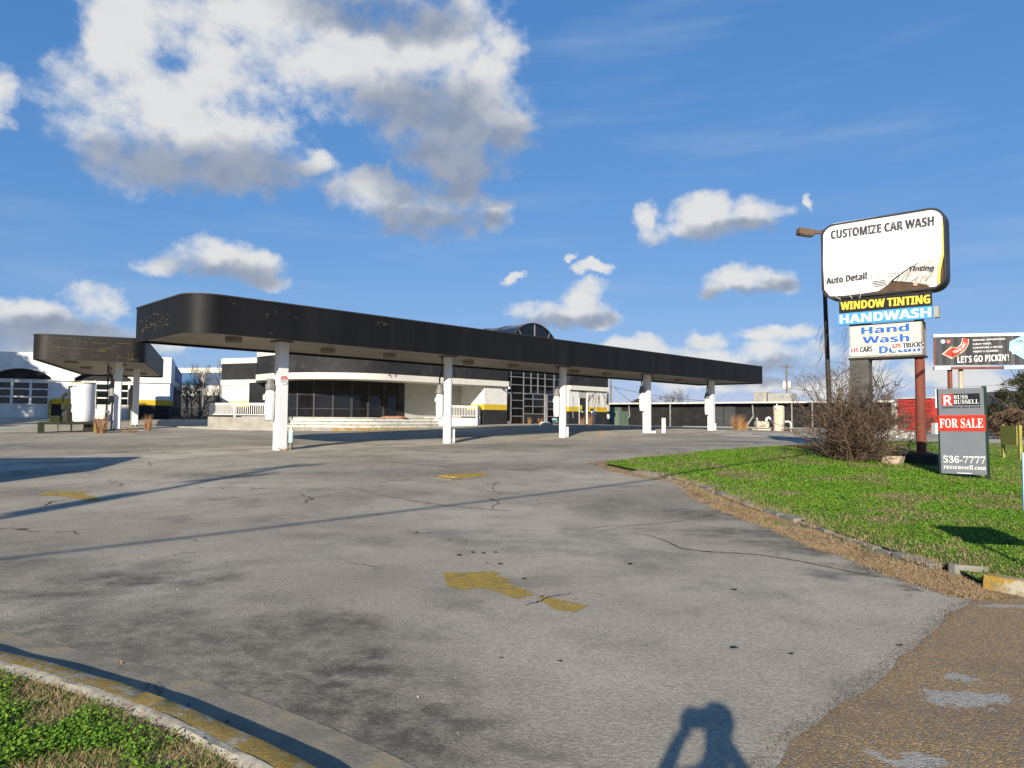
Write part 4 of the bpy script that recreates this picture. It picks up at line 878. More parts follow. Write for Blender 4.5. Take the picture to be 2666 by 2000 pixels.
for i, d in enumerate(doors):
    a, b_ = gx(d[0]), gx(d[1]); k = 14; pts = [(a, ZT-.05), (a, ZBd-.2)]
    zs0 = gzl(983, 133); pts = [(a, ZT-.02), (a, zs0)]+[(a+(b_-a)*j/k, zs0+arch*math.sin(math.pi*j/k)**.8) for j in range(1, k)]+[(b_, zs0), (b_, ZT-.02)]
    mb = MB(); mb.prism(pts, -.12, .25, plane='xz'); mb.ob('arch_wall', 'drum_white' if False else 'white_paint', gar)
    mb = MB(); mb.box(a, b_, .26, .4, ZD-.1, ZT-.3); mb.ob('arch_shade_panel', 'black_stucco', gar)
    for q in (a, b_): mb = MB(); mb.box(q-.09, q+.09, -.2, .12, -.1, 1.35); mb.ob('yellow_guard', 'stand_yellow', gar)
    # sectional door: rails, stiles, panes
    w = b_-a; mb = MB(); mb.box(a+.03, b_-.03, .34, .4, 0, ZD); dr_ = mb.ob('overhead_door', 'white_paint', gar)
    rows = [1.05, 1.62, 2.20, 2.72]; cols = max(3, round(w/2.0)) if i == 0 else 3; st_ = [a+.16+(w-.32)*c_/cols for c_ in range(cols+1)]
    for z_ in rows[:-1]:
        for c_ in range(cols):
            mb = MB(); mb.box(st_[c_]+.08, st_[c_+1]-.08, .32, .335, z_+.05, z_+.52); mb.ob('pane', 'dark_glass', dr_)
    for z_ in rows: mb = MB(); mb.box(a+.03, b_-.03, .29, .318, z_-.05, z_+.05); mb.ob('rail', 'white_paint', dr_)
    for c_ in range(cols+1): mb = MB(); mb.box(st_[c_]-.08, st_[c_]+.08, .285, .316, .95, ZD-.1); mb.ob('stile', 'white_paint', dr_)
# upper fascia between and beside the arches
for i in range(0, len(edges), 2): mb = MB(); mb.box(edges[i]+.003, edges[i+1]+(.06 if i == 4 else -.003), -.12, 6.1, ZBd+.02, ZT); mb.ob('upper_fascia', 'white_paint', gar)
mb = MB(); mb.box(edges[0], -.1, .3, 14, ZT-.5, ZT-.4); mb.ob('roof', 'grey_metal', gar)
# shaded side towards the gap and the rear block with the blue band
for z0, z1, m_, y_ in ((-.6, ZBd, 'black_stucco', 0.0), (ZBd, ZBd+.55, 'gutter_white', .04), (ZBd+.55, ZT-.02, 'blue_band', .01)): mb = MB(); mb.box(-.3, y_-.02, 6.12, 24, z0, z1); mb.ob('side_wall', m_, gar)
rb = P(520, 1060, 84); zr = lambda py: P(520, py, 84).z-GZ
rw = Vector((rb.x-gc.x, rb.y-gc.y)); rear = link('rear_block', None, gar); rear.location = (*loc2(gar, rb), 0); rear.rotation_euler[2] = R(-12)-VA
for z0, z1, m_, y_ in ((-.6, zr(1030), 'gate_grey', 0), (zr(1030)+.002, zr(1004), 'gutter_white', -.05), (zr(1004)+.002, zr(971), 'blue_band', 0), (zr(971)+.002, zr(958), 'cream_stucco', -.08)): mb = MB(); mb.box(-7, 6, y_, 8, z0, z1); mb.ob('rear_wall', m_, rear)
mb = MB(); mb.box(.2, .65, -.06, .2, zr(1003), zr(971)); mb.ob('rear_pilaster', 'cream_stucco', rear)
# chain link style dark fence across the gap
fa, fb = P(441, 1089, 60), P(573, 1089, 56); fl = math.hypot(fb.x-fa.x, fb.y-fa.y); fence = thing('gap_fence', 'tall thin dark wire fence closing the gap between garage and car wash', 'fence', (fa.x, fa.y, float(gz(fa.x, fa.y))), math.atan2(fb.y-fa.y, fb.x-fa.x))
for x_ in np.linspace(0, fl, 4): mb = MB(); mb.tube([(x_, 0, -.1), (x_, 0, 2.5)], .035, 8); mb.ob('post', 'grey_metal', fence)
for z_ in (.12, 2.42): mb = MB(); mb.tube([(0, 0, z_), (fl, 0, z_)], .025, 6); mb.ob('rail', 'grey_metal', fence)
mb = MB()
for k in range(int((fl+2.4)/.16)):
    for sgn in (1, -1):
        x0_ = k*.16-2.3; a_, b_ = (x0_, .12), (x0_+2.3, 2.42)
        if sgn < 0: a_, b_ = (x0_+2.3, .12), (x0_, 2.42)
        f0 = max(0, min(1, (0-a_[0])/(b_[0]-a_[0]))); f1 = max(0, min(1, (fl-a_[0])/(b_[0]-a_[0]))); f0, f1 = min(f0, f1), max(f0, f1)
        if f1-f0 > .02: mb.tube([(a_[0]+(b_[0]-a_[0])*f0, 0, a_[1]+(b_[1]-a_[1])*f0), (a_[0]+(b_[0]-a_[0])*f1, 0, a_[1]+(b_[1]-a_[1])*f1)], .005, 3, False)
mb.ob('wire_mesh', 'dark_metal', fence, kind='stuff')

# pump skid with wrapped white tank beside the small canopy
sk0 = G(98, 1127); sk1 = G(250, 1124); sd_ = Vector((sk1.x-sk0.x, sk1.y-sk0.y)); skl = sd_.length
skid = thing('pump_skid', 'rusty green compressor skid carrying a tall wrapped white tank', 'machine', sk0, math.atan2(sd_.y, sd_.x))
for x0_, x1_, y0_, y1_, z0_, z1_, n_, m_ in ((0, skl, -.45, -.35, .42, .54, 'frame_beam', 'green_paint'), (0, skl, .35, .45, .42, .54, 'frame_beam', 'green_paint'), (.02, skl-.02, -.345, .345, .48, .53, 'deck', 'green_paint'), (0, .26, -.43, -.2, -.05, .42, 'leg', 'green_paint'), (0, .26, .2, .43, -.05, .42, 'leg', 'green_paint'), (skl-.14, skl, -.44, -.32, -.05, .42, 'leg', 'stand_yellow'), (skl-.14, skl, .32, .44, -.05, .42, 'leg', 'stand_yellow'), (skl-.55, skl-.2, -.2, .3, .0, .419, 'brace_box', 'dark_metal'), (.8, .84, -.3, -.26, 0, .42, 'drain_pipe', 'dark_metal'), (1.35, 1.42, -.3, -.24, 0, .42, 'drain_pipe', 'dark_metal')):
    mb = MB(); mb.box(x0_, x1_, y0_, y1_, z0_, z1_); mb.ob(n_, m_, skid)
mb = MB(); mb.bevbox(.45, .95, -.3, .3, .535, .85, .05); mb.ob('motor', 'green_paint', skid); mb = MB(); mb.lathe([(.2, .535), (.22, .6), (.22, 1.05), (.12, 1.15)], 12, (1.2, -.1)); mb.ob('pump_cylinder', 'dark_metal', skid, smooth=True)
mb = MB(); mb.bevbox(.98, 1.62, -.28, .32, .54, 1.0, .06); mb.ob('pump_block', 'green_paint', skid); mb = MB(); mb.bevbox(.95, 1.5, -.2, .25, 1.16, 1.45, .05); mb.ob('cylinder_head', 'green_paint', skid); mb = MB(); mb.tube([(1.0, 0, 1.4), (1.0, 0, 1.8), (1.05, 0, 1.9)], .07, 8); mb.ob('exhaust', 'green_paint', skid, smooth=True)
mb = MB(); mb.lathe([(.08, 1.85), (.10, 1.88), (.10, 2.0), (.05, 2.02)], 10, (1.08, -.05)); mb.ob('intake', 'dark_metal', skid, smooth=True); mb = MB(); mb.tube([(1.3, .1, 1.4), (1.45, .1, 1.6), (1.62, .1, 1.62)], .045, 8); mb.ob('outlet_pipe', 'green_paint', skid, smooth=True)
tx = skl-.62; mb = MB(); prof = [(.50, .56), (.53, .62), (.545, 1.1), (.53, 1.6), (.54, 2.2), (.535, 2.46), (.50, 2.5)]; mb.lathe(prof, 24, (tx, 0)); mb.ob('tank', 'drum_white', skid, smooth=True)
mb = MB(); mb.lathe([(.53, 2.47), (.55, 2.49), (.55, 2.55), (.49, 2.57)], 24, (tx, 0)); mb.ob('tank_lid', 'tank_beige', skid, smooth=True)
mb = MB(); mb.box(tx-.66, tx-.58, -.1, .0, .54, 2.35); mb.ob('upright', 'green_paint', skid); mb = MB(); mb.box(tx+.56, tx+.60, -.12, -.06, 1.2, 2.15); mb.ob('sight_gauge', 'stand_yellow', skid)
mb = MB(); mb.tube([(tx-.62, -.05, 2.33), (tx-.4, -.3, 2.36), (tx-.35, -.4, 2.30)], .04, 6); mb.ob('top_bracket', 'green_paint', skid)
def unit(px, Y, label, h0, h1, r, mat, hose):
    w = Gd(px, Y); v = thing('vacuum_unit', label, 'vacuum', w, VA, 'vacuum units below the garage canopy'); mb = MB(); mb.lathe([(r*.6, h0), (r, h0+.08), (r, h1-.3), (r*.6, h1-.2), (r*.6, h1)], 12); mb.ob('tank', mat, v, smooth=True)
    mb = MB(); mb.tube([(0, 0, -.1), (0, 0, h0+.1)], .05, 8); mb.ob('stand', 'grey_metal', v); mb = MB(); mb.tube(hose, .04, 8); mb.ob('hose', 'hose_black', v, smooth=True)
unit(291, 37.6, 'grey vacuum unit hanging beside the front post of the garage canopy', 1.45, 2.75, .2, 'canister_grey', [(0, 0, 2.7), (-.15, 0, 3.0), (-.1, 0, 3.4)])
unit(342, 42.6, 'dark vacuum unit with looped black hose beside the rear post of the garage canopy', 1.2, 2.5, .22, 'canister_grey', [(.05, 0, 2.3), (.06, 0, 2.65), (.2, 0, 2.75), (.28, 0, 2.6), (.26, 0, 1.6)])
dp = thing('suction_duct', 'thin grey duct with bent foot rising to the garage canopy ceiling', 'pipe', Gd(278, 39)); top = 4.36-dp.location.z; mb = MB(); mb.tube([(-.45, 0, .12), (-.2, 0, .15), (-.03, 0, .45), (0, 0, top+.05)], .085, 10); mb.ob('pipe', 'grey_metal', dp, smooth=True); mb = MB(); mb.lathe([(.12, .9), (.12, 1.0), (.11, 1.02)], 10); mb.ob('collar', 'canister_grey', dp)

# ------------------------------------------------------------------ tall pylon sign
random.seed(5)
PR = Gd(2393, 20.5); pv = Vector((.757, -.654)).normalized(); PA = math.atan2(pv.y, pv.x)
pyl = thing('pylon_sign', 'tall two legged pylon sign reading customize car wash above smaller boards', 'sign', PR, PA)
def px_x(px):   # local x on the sign plane
    q = (px-1333)/FPX; return -(PR.x-q*PR.y)/(pv.x-q*pv.y)
def px_z(py, px): Y = PR.y+px_x(px)*pv.y; return P(px, py, Y).z-PR.z
xl, xr = px_x(2145), px_x(2473); zb_ = px_z(770, 2310); zt = px_z(565, 2310)
zb_ = .5*(px_z(777, 2175)+px_z(757, 2440)); zt = .5*(px_z(585, 2185)+px_z(541, 2430)); CD = .62
fy = -.06
mb = MB(); mb.box(-.135, .135, .12, .39, .36, zb_-1.9) if False else None
mb = MB(); mb.lathe([(.30, .36), (.30, .40), (.135, .41), (.135, zb_+.3)], 18, (0, .25)); mb.ob('red_pole', 'rust_red', pyl, smooth=True)
mb = MB(); mb.bevbox(-.55, .5, -.28, .82, -.4, .36, .03); mb.ob('footing', 'dark_metal', pyl)
gxp = px_x(2238); mb = MB(); mb.bevbox(gxp-.27, gxp+.27, .02, .5, -.6, zb_+.3, .02); mb.ob('grey_pole', 'pole_grey', pyl)
def rr2(x0, x1, z0, z1, r, k=6): return [(a, b_) for a, b_ in rrect(x0, x1, z0, z1, r, k)]
mb = MB(); mb.prism(rr2(xl, xr, zb_, zt, .40), 0, CD, plane='xz'); cab = mb.ob('cabinet', 'cabinet_dark', pyl, smooth=False)
mb = MB(); oo = rr2(xl, xr, zb_, zt, .40); ii = rr2(xl+.05, xr-.05, zb_+.05, zt-.05, .37); n = len(oo)
vs = [(x, fy, z) for x, z in oo]+[(x, fy, z) for x, z in ii]+[(x, 0.001, z) for x, z in oo]+[(x, .001, z) for x, z in ii]
fs = []
for i in range(n):
    j = (i+1) % n; fs += [(i, j, n+j, n+i), (i, 2*n+i, 2*n+j, j), (n+i, n+j, 3*n+j, 3*n+i)]
mb.add(vs, fs); mb.ob('retainer_rim', 'cabinet_dark', cab)
mb = MB(); mb.prism(ii, -.012, -.002, plane='xz'); mb.ob('inner_board', 'cabinet_inside', cab)
# the banner skin, torn away at the lower right; wrinkled mesh
def tx_(px, py): return px_x(px), px_z(py, px)
skin = [tx_(*q) for q in ((2166, 772),(2152, 755),(2149, 690),(2151, 612),(2160, 595),(2178, 583),(2420, 545),(2438, 542),(2455, 548),(2466, 562),(2467, 590),(2466, 630),(2463, 652),(2462, 680),(2456, 705),(2452, 740),(2444, 747),(2428, 748),(2420, 742),(2412, 740),(2378, 736),(2335, 733),(2329, 730),(2318, 742),(2304, 752),(2292, 759),(2250, 765),(2200, 771))]
def cloth(name, poly, mat, par, y0, amp, cell=.12):
    bm = bmesh.new(); bm.faces.new([bm.verts.new((x, 0, z)) for x, z in poly]); xs = [q[0] for q in poly]; zs = [q[1] for q in poly]
    for ax, lo, hi in ((0, min(xs), max(xs)), (2, min(zs), max(zs))):
        v_ = lo+cell
        while v_ < hi: n_ = Vector((1, 0, 0)) if ax == 0 else Vector((0, 0, 1)); bmesh.ops.bisect_plane(bm, geom=bm.verts[:]+bm.edges[:]+bm.faces[:], plane_co=n_*v_, plane_no=n_); v_ += cell
    bmesh.ops.triangulate(bm, faces=[f for f in bm.faces if len(f.verts) > 4])
    for w in bm.verts:
        u_ = w.co.x*.55-w.co.z*.85; w.co.y = y0+amp*(.6*math.sin(u_*2.6+mnoise.noise(w.co*.8)*3)+.8*mnoise.noise(Vector((u_*2.2, w.co.x*.3, 2))))
    me = bpy.data.meshes.new(name); bm.to_mesh(me); bm.free(); me.materials.append(MATS[mat])
    for p_ in me.polygons: p_.use_smooth = True
    return link(name, me, par)
cloth('banner_skin', skin, 'banner_white', cab, -.036, .011)
flap = [tx_(*q) for q in ((2332, 732), (2345, 722), (2385, 692), (2398, 690), (2440, 672), (2455, 668), (2452, 700), (2448, 735), (2440, 742), (2428, 745), (2415, 738), (2380, 736), (2350, 733))]
cloth('torn_flap', flap, 'torn_white', cab, -.052, .012, .06)
mb = MB(); a, b_ = tx_(2331, 731), tx_(2402, 684); mb.tube([(a[0], -.062, a[1]), ((a[0]+b_[0])/2, -.064, (a[1]+b_[1])/2+.03), (b_[0], -.060, b_[1])], [.022, .014, .006], 5); mb.ob('tear_line', 'cabinet_dark', cab)
for k in range(7):
    a = tx_(2340+k*13, 733+random.uniform(-2, 3)); mb = MB(); mb.tube([(a[0], -.066, a[1]), (a[0]+random.uniform(.05, .25), -.068, a[1]+random.uniform(.1, .35))], [.008, .003], 4); mb.ob('crease', 'pole_grey', cab)
mb = MB(); k_ = [tx_(*q) for q in ((2466, 563), (2468, 600), (2468, 640), (2470, 655), (2464, 680), (2458, 705), (2456, 738), (2452, 744), (2449, 738), (2452, 705), (2459, 676), (2464, 652), (2463, 632), (2464, 600))]; mb.prism(k_, -.058, -.05, plane='xz'); mb.ob('torn_edge', 'torn_yellow', cab)
def sgn_text(txt, a, b_, c_, mat, par, y, bold=.02, **kw):
    """a = px of lower left, b_ = px of lower right, c_ = px of upper left"""
    x0_, z0_ = tx_(*a); x1_, z1_ = tx_(*b_); _, z2_ = tx_(*c_); lettering(txt, x0_, x1_, z0_, z2_, y, mat, par, bold=bold, skew=z1_-z0_, **kw)
    if bold > .015 and mat != 'letter_faded': lettering(txt, x0_+.018, x1_+.018, z0_, z2_, y-.0015, mat, par, bold=bold, skew=z1_-z0_, **kw)
sgn_text('CUSTOMIZE CAR WASH', (2171, 624), (2442, 588), (2171, 602), 'letter_black', cab, -.052, .035)
sgn_text('Auto Detail', (2157, 741), (2263, 727), (2157, 724), 'letter_black', cab, -.052, .02); sgn_text('& Window', (2272, 728), (2352, 720), (2272, 712), 'letter_faded', cab, -.052, .01)
sgn_text('Tinting', (2376, 711), (2441, 709), (2376, 694), 'letter_black', cab, -.070, .03, shear=.3)
mb = MB()
for q in range(4): a = tx_(2277+q*2, 736+q*4); b_ = tx_(2313+q, 731+q*4); mb.prism([(a[0], a[1]), (b_[0], b_[1]), (b_[0], b_[1]+.02), (a[0], a[1]+.02)], -.05, -.046, plane='xz')
mb.v = [(x, y-.005, z) for x, y, z in mb.v]
mb.ob('faded_print', 'letter_black', cab, kind='stuff')
for q in ((2180, 772, 2200, 790), (2215, 768, 2225, 785), (2243, 762, 2244, 778)): a = tx_(q[0], q[1]); b_ = tx_(q[2], q[3]); mb = MB(); mb.tube([(a[0], -.06, a[1]), ((a[0]+b_[0])/2+.05, -.09, (a[1]+b_[1])/2), (b_[0], -.08, b_[1])], .012, 5); mb.ob('loose_strip', 'torn_white', cab)
a = tx_(2390, 742); mb = MB(); mb.lathe([(.05, -.04), (.07, 0), (.05, .06)], 8); mb.v = [(x+a[0], y*.4-.04, z+a[1]) for x, y, z in mb.v]; mb.ob('lamp_socket', 'skin', cab)
# lower boards
def board(name, q, mat, y0, y1):
    x0_, x1_ = px_x(q[0]), px_x(q[1]); z0_, z1_ = q[2], q[3]; mb = MB(); mb.box(x0_, x1_, y0, y1, z0_, z1_); return mb.ob(name, mat, pyl), x0_, x1_
zc = [.5*(px_z(a, 2200)+px_z(b_, 2420)) for a, b_ in ((788, 765), (817, 802), (846, 833), (921+0, 921))]
zA = (px_z(784, 2192)+px_z(768, 2430))/2; zB = (px_z(818, 2192)+px_z(799, 2430))/2; zC = (px_z(847, 2190)+px_z(832, 2432))/2
wtb, x0_, x1_ = board('window_tinting_board', (2191, 2433, zB+.012, zA+.06), 'board_black', -.10, .02)
sgn_text('WINDOW TINTING', (2195, 809), (2428, 791), (2195, 788), 'letter_yellow', wtb, -.104, .05)
hwb, x0_, x1_ = board('handwash_board', (2188, 2434, zC+.005, zB+.005), 'board_blue', -.12, -.02)
sgn_text('HANDWASH', (2193, 844), (2430, 826), (2193, 822), 'letter_white', hwb, -.124, .07)
mb = MB(); mb.box(px_x(2436), px_x(2436)+.12, .05, .3, zC+.05, zB); mb.ob('junction_box', 'cabinet_grey', hwb)
z3b = .5*(px_z(932, 2216)+px_z(924, 2404)); lx0, lx1 = px_x(2214), px_x(2405)
mb = MB(); mb.box(lx0, lx1, .0, .62, z3b, zC-.02); pc = mb.ob('price_cabinet', 'cabinet_grey', pyl)
mb = MB(); mb.box(lx0-.03, lx1+.03, -.02, .62, z3b-.06, z3b-.002); mb.ob('bottom_rail', 'dark_metal', pc)
hh_ = (zC-.02-z3b-.08)/3
for k in range(3): mb = MB(); mb.box(lx0+.04, lx1-.04, -.012, -.002, z3b+.05+k*hh_, z3b+.04+(k+1)*hh_); mb.ob('face_strip', 'changeable_face', pc)
sgn_text('Hand', (2246, 871), (2370, 862), (2246, 852), 'letter_blue', pc, -.016, .05); sgn_text('Wash', (2249, 895), (2370, 889), (2249, 876), 'letter_blue', pc, -.016, .05); sgn_text('Detail', (2292, 921), (2398, 915), (2292, 901), 'letter_blue', pc, -.016, .05)
mb = MB(); mb.prism([tx_(*q) for q in ((2215, 925), (2282, 920), (2282, 902), (2215, 906))], -.028, -.02, plane='xz'); mb.ob('price_strip', 'letter_white', pc)
sgn_text('$15', (2217, 920), (2237, 918), (2217, 908), 'letter_red', pc, -.032, .02); sgn_text('CARS -', (2242, 918), (2282, 915), (2242, 904), 'letter_black', pc, -.032, .02)
mb = MB(); mb.prism([tx_(*q) for q in ((2324, 912), (2408, 906), (2408, 892), (2324, 897))], -.028, -.02, plane='xz'); mb.ob('price_strip', 'letter_white', pc)
sgn_text('$25', (2326, 908), (2348, 907), (2326, 897), 'letter_red', pc, -.032, .02); sgn_text('TRUCKS', (2354, 907), (2407, 903), (2354, 894), 'letter_black', pc, -.032, .02)
# dead vine threads hanging off the left of the sign
mb = MB()
for k in range(34):
    x0_ = random.choice([lx0-.03, lx0-.06, xl-.02, xl+.1]); z_ = random.uniform(z3b+.1, zC+.2) if x0_ < lx0 else random.uniform(zb_-.1, zt-.9); p_ = [(x0_, -.05, z_)]
    for j in range(6): p_.append((p_[-1][0]+random.uniform(-.07, .03), p_[-1][1]+random.uniform(-.04, .04), p_[-1][2]-random.uniform(.03, .13)))
    mb.tube(p_, .004, 3, False)
mb.ob('dead_vine', 'twig', pyl, kind='stuff')
# lamp post with box luminaire
lp = Gd(2163, 24.0); lamp = thing('lamp_post', 'thin dark lamp post with brown box luminaire rising behind the bare bush', 'lamp post', lp)
ltop = P(2141, 600, 24).z-lp.z; dx_ = P(2141, 600, 24).x-lp.x
mb = MB(); mb.tube([(0, 0, -.3), (dx_*.5, 0, ltop*.5), (dx_, 0, ltop)], [.085, .075, .06], 10); mb.ob('pole', 'dark_metal', lamp, smooth=True)
mb = MB(); mb.box(dx_-.32, dx_+.05, -.05, .05, ltop-.12, ltop-.02); mb.ob('arm', 'luminaire_brown', lamp)
Mx = Matrix.Translation((dx_-.32, 0, ltop-.1)) @ Matrix.Rotation(R(8), 4, 'Y'); mb = MB(); mb.bevbox(-.55, 0, -.17, .17, -.12, .08, .03, Mx); mb.ob('luminaire', 'luminaire_brown', lamp); mb = MB(); mb.box(-.48, -.08, -.14, .14, -.14, -.121, Mx); mb.ob('lens', 'lens_grey', lamp)

# ------------------------------------------------------------------ FOR SALE sign
fl_, fr_ = Gd(2450, 17.6), Gd(2568, 16.9); dv = Vector((fr_.x-fl_.x, fr_.y-fl_.y)); FA = math.atan2(dv.y, dv.x); FW = dv.length
fs_ = thing('for_sale_sign', 'grey real estate board with red for sale strip on green posts', 'sign', (fl_.x, fl_.y, fl_.z), FA)
MF = Matrix.Rotation(R(-1.6), 4, 'Y')
ztop = P(2444, 1013, 17.6).z-fl_.z; zbot = P(2452, 1232, 17.6).z-fl_.z
fs_.rotation_euler[1] = R(-.9)
for x_, zt_ in ((0, ztop+.0), (FW, ztop+.03)): mb = MB(); mb.box(x_-.045, x_+.045, -.045, .045, -.4, zt_); mb.ob('post', 'post_green', fs_)
mb = MB(); mb.box(.0, FW, -.07, -.046, zbot, ztop-.005); pn = mb.ob('panel', 'sign_grey', fs_)
hz = ztop-zbot; fz = lambda f: ztop-f*hz; X = lambda f: f*FW
mb = MB(); mb.box(X(.07), X(.33), -.076, -.071, fz(.20), fz(.065)); mb.ob('red_logo_tile', 'sign_red', pn); mb = MB(); mb.box(X(.33)+.001, X(.92), -.076, -.071, fz(.20), fz(.065)); mb.ob('navy_logo_tile', 'sign_navy', pn)
lettering('R', X(.12), X(.31), fz(.195), fz(.08), -.08, 'letter_white', pn, bold=.05); lettering('RUSS', X(.345), X(.66), fz(.125), fz(.08), -.08, 'letter_white', pn, serif=True, bold=.01); lettering('RUSSELL', X(.345), X(.90), fz(.185), fz(.135), -.08, 'letter_white', pn, serif=True, bold=.01)
lettering('COMMERCIAL REAL ESTATE', X(.07), X(.93), fz(.232), fz(.215), -.08, 'sign_navy', pn)
mb = MB(); mb.box(-.02, X(1.0)+.02, -.082, -.071, fz(.50), fz(.315)); st_ = mb.ob('for_sale_strip', 'sign_red', pn); lettering('FOR SALE', X(.01), X(.97), fz(.462), fz(.355), -.086, 'letter_white', st_, serif=True, bold=.02)
lettering('536-7777', X(.06), X(.985), fz(.872), fz(.79), -.08, 'letter_white', pn, serif=True, bold=.02); lettering('russrussell.com', X(.06), X(.985), fz(.945), fz(.893), -.08, 'letter_white', pn, serif=True, bold=.015)
mb = MB(); mb.box(X(.36), X(.68), -.076, -.071, fz(.992), fz(.984)); mb.ob('tag_strip', 'letter_white', pn)
# small yellow stand and the white sign at the frame edge
yl, yr = Gd(2610, 24.2), Gd(2654, 23.2); dv = Vector((yr.x-yl.x, yr.y-yl.y)); ys = thing('yellow_stand', 'small faded yellow board on two yellow legs standing by the road', 'sign', yl, math.atan2(dv.y, dv.x)); zt_ = P(2610, 1108, 24.2).z-yl.z
for x_ in (0, dv.length): mb = MB(); mb.box(x_-.05, x_+.05, -.04, .04, -.2, zt_+.02); mb.ob('leg', 'stand_yellow', ys)
mb = MB(); mb.box(-.02, dv.length-.06, -.07, -.041, zt_*.45, zt_); mb.ob('board', 'stand_yellow', ys)
ws = thing('white_yard_sign', 'small white sign board on a thin post at the street corner of the lawn', 'sign', (5.46, 7.28, float(gz(5.46, 7.28))+.07), R(-14))
mb = MB(); mb.box(-.025, .025, -.02, .02, -.2, .75); mb.ob('post', 'grey_metal', ws); mb = MB(); mb.bevbox(-.098, .66, -.035, -.021, .62, 1.22, .004); mb.ob('board', 'banner_white', ws); mb = MB(); mb.box(-.104, -.099, -.038, -.0225, .62, 1.22); mb.ob('blue_edge', 'board_blue', ws)

# ------------------------------------------------------------------ billboard
bp = Gd(2436, 84); bb = thing('billboard', 'billboard with plank backdrop and red arrow above the trees', 'billboard', (bp.x, bp.y, bp.z), R(-14)); bv = Vector((math.cos(R(-14)), math.sin(R(-14))))
bxl = lambda px: -(bp.x-(px-1333)/FPX*bp.y)/(bv.x-(px-1333)/FPX*bv.y)
bzl = lambda py, px: P(px, py, bp.y+bxl(px)*bv.y).z-bp.z
bw = bxl(2800); z0, z1 = .5*(bzl(954, 2440)+bzl(947, 2640)), .5*(bzl(881, 2440)+bzl(872, 2640)); hh = z1-z0
nb = 34
for k in range(nb):
    x0_ = bw*k/nb; mb = MB(); mb.box(x0_+.01, bw*(k+1)/nb-.01, 0, .05, z0, z1); nm = 'plank_%d' % (k % 3)
    if nm not in MATS: pm(nm, [(.050, .050, .056), (.075, .075, .082), (.035, .035, .040)][k % 3], .7, .35, .5, 0, streak=True, dirt=(.11, .105, .11), dirt_amt=.6, dscale=1.2)
    mb.ob('plank', nm, bb)
mb = MB(); mb.box(-.1, bw+.1, -.1, .25, z1, z1+.35); mb.ob('top_trim', 'billboard_trim', bb)
mb = MB(); mb.box(-.1, bxl(2475), -.35, .25, z0-.55, z0-.15); mb.ob('bottom_trim', 'billboard_trim', bb); mb = MB(); mb.box(bxl(2614), bw+.1, -.35, .25, z0-.55, z0-.15); mb.ob('bottom_trim', 'billboard_trim', bb); mb = MB(); mb.box(bxl(2475)+.01, bxl(2614)-.01, -.3, .2, z0-.5, z0-.25); mb.ob('catwalk_beam', 'rust_red', bb)
mb = MB(); mb.box(-.08, .12, -.09, -.001, z0, z1); mb.ob('rusty_end_trim', 'rust_red', bb)
for px, m_ in ((2479, 'rust_red'), (2508, 'tank_beige')): x_ = bxl(px); mb = MB(); mb.lathe([(.26, -.5), (.26, z0-.2)], 12, (x_, .5)); mb.ob('post', m_, bb, smooth=True)
def bt(txt, a, b_, py0, py1, mat='letter_white', bold=.03): lettering(txt, bxl(a), bxl(b_), bzl(py0, a), bzl(py1, a), -.03, mat, bb, bold=bold, skew=(bzl(py0-(b_-a)*.045, b_)-bzl(py0, a)))
bt("LET'S GO PICKIN'!", 2496, 2630, 945, 928, bold=.05); bt('VINTAGE, REPURPOSED,', 2536, 2623, 889, 884); bt('FUNKY FINDS,', 2537, 2586, 899.5, 894.5); bt('FURNITURE & DECOR,', 2537, 2616, 909, 904); bt('PAINT & CLASSES!', 2538, 2603, 918.5, 913.5)
def arrow_poly(w, y):
    c_ = [(2513+0, 884), (2512, 897), (2503, 908), (2490, 915), (2478, 918)]; q = []
    return c_
ctr = [(2518, 882), (2517, 893), (2511, 904), (2500, 913), (2481, 918.5)]
def arrow(wid, head, tip, y, mat, name):
    L_ = []; Rr = []
    for i, (a, b_) in enumerate(ctr):
        d = Vector((ctr[min(i+1, 4)][0]-ctr[max(i-1, 0)][0], ctr[min(i+1, 4)][1]-ctr[max(i-1, 0)][1])).normalized(); L_.append((a-d.y*wid, b_+d.x*wid)); Rr.append((a+d.y*wid, b_-d.x*wid))
    a, b_ = ctr[-1]; poly = L_+[(a+.5, b_+head), tip, (a-1, b_-head)]+Rr[::-1]; poly = [(bxl(p_[0]), bzl(p_[1], p_[0])) for p_ in poly]; mb = MB(); mb.prism(poly, y, y+.02, plane='xz'); return mb.ob(name, mat, bb)
arrow(9.5, 17, (2455, 922), -.022, 'tank_beige', 'arrow_border'); ared = arrow(6.8, 12, (2461, 922), -.045, 'sign_red', 'arrow')
a_, b_ = 2483, 2517
def crv(u, w):
    t_ = np.clip(u, 0, 1)*3.0; i = np.minimum(t_.astype(int), 2); f = t_-i; pts_ = np.array(ctr[::-1])[:4]; pts_ = np.array([(2484, 917.5), (2500, 913), (2510, 904.5), (2516, 893)]); p0 = pts_[i]; p1 = pts_[i+1]; c_ = p0+(p1-p0)*f[:, None]; d = p1-p0; d = d/np.linalg.norm(d, axis=1)[:, None]; nrm = np.stack([d[:, 1], -d[:, 0]], 1); q = c_+nrm*((w-.5)*7)[:, None]
    return np.array([bxl(x_) for x_ in q[:, 0]]), np.array([bzl(y_, x_) for x_, y_ in q])
lettering("YOU'RE HERE!", 0, 1, 0, 1, -.05, 'letter_white', bb, bold=.03, curve=crv)
for px, m_ in ((2459, 'sign_blue'), (2473, 'sign_red')): mb = MB(); x_ = bxl(px); z_ = bzl(889.5, px); mb.prism([(x_+.26*math.cos(a), z_+.26*math.sin(a)) for a in np.linspace(0, 2*math.pi, 17)[:-1]], -.03, -.01, plane='xz'); mb.ob('round_badge', m_, bb)
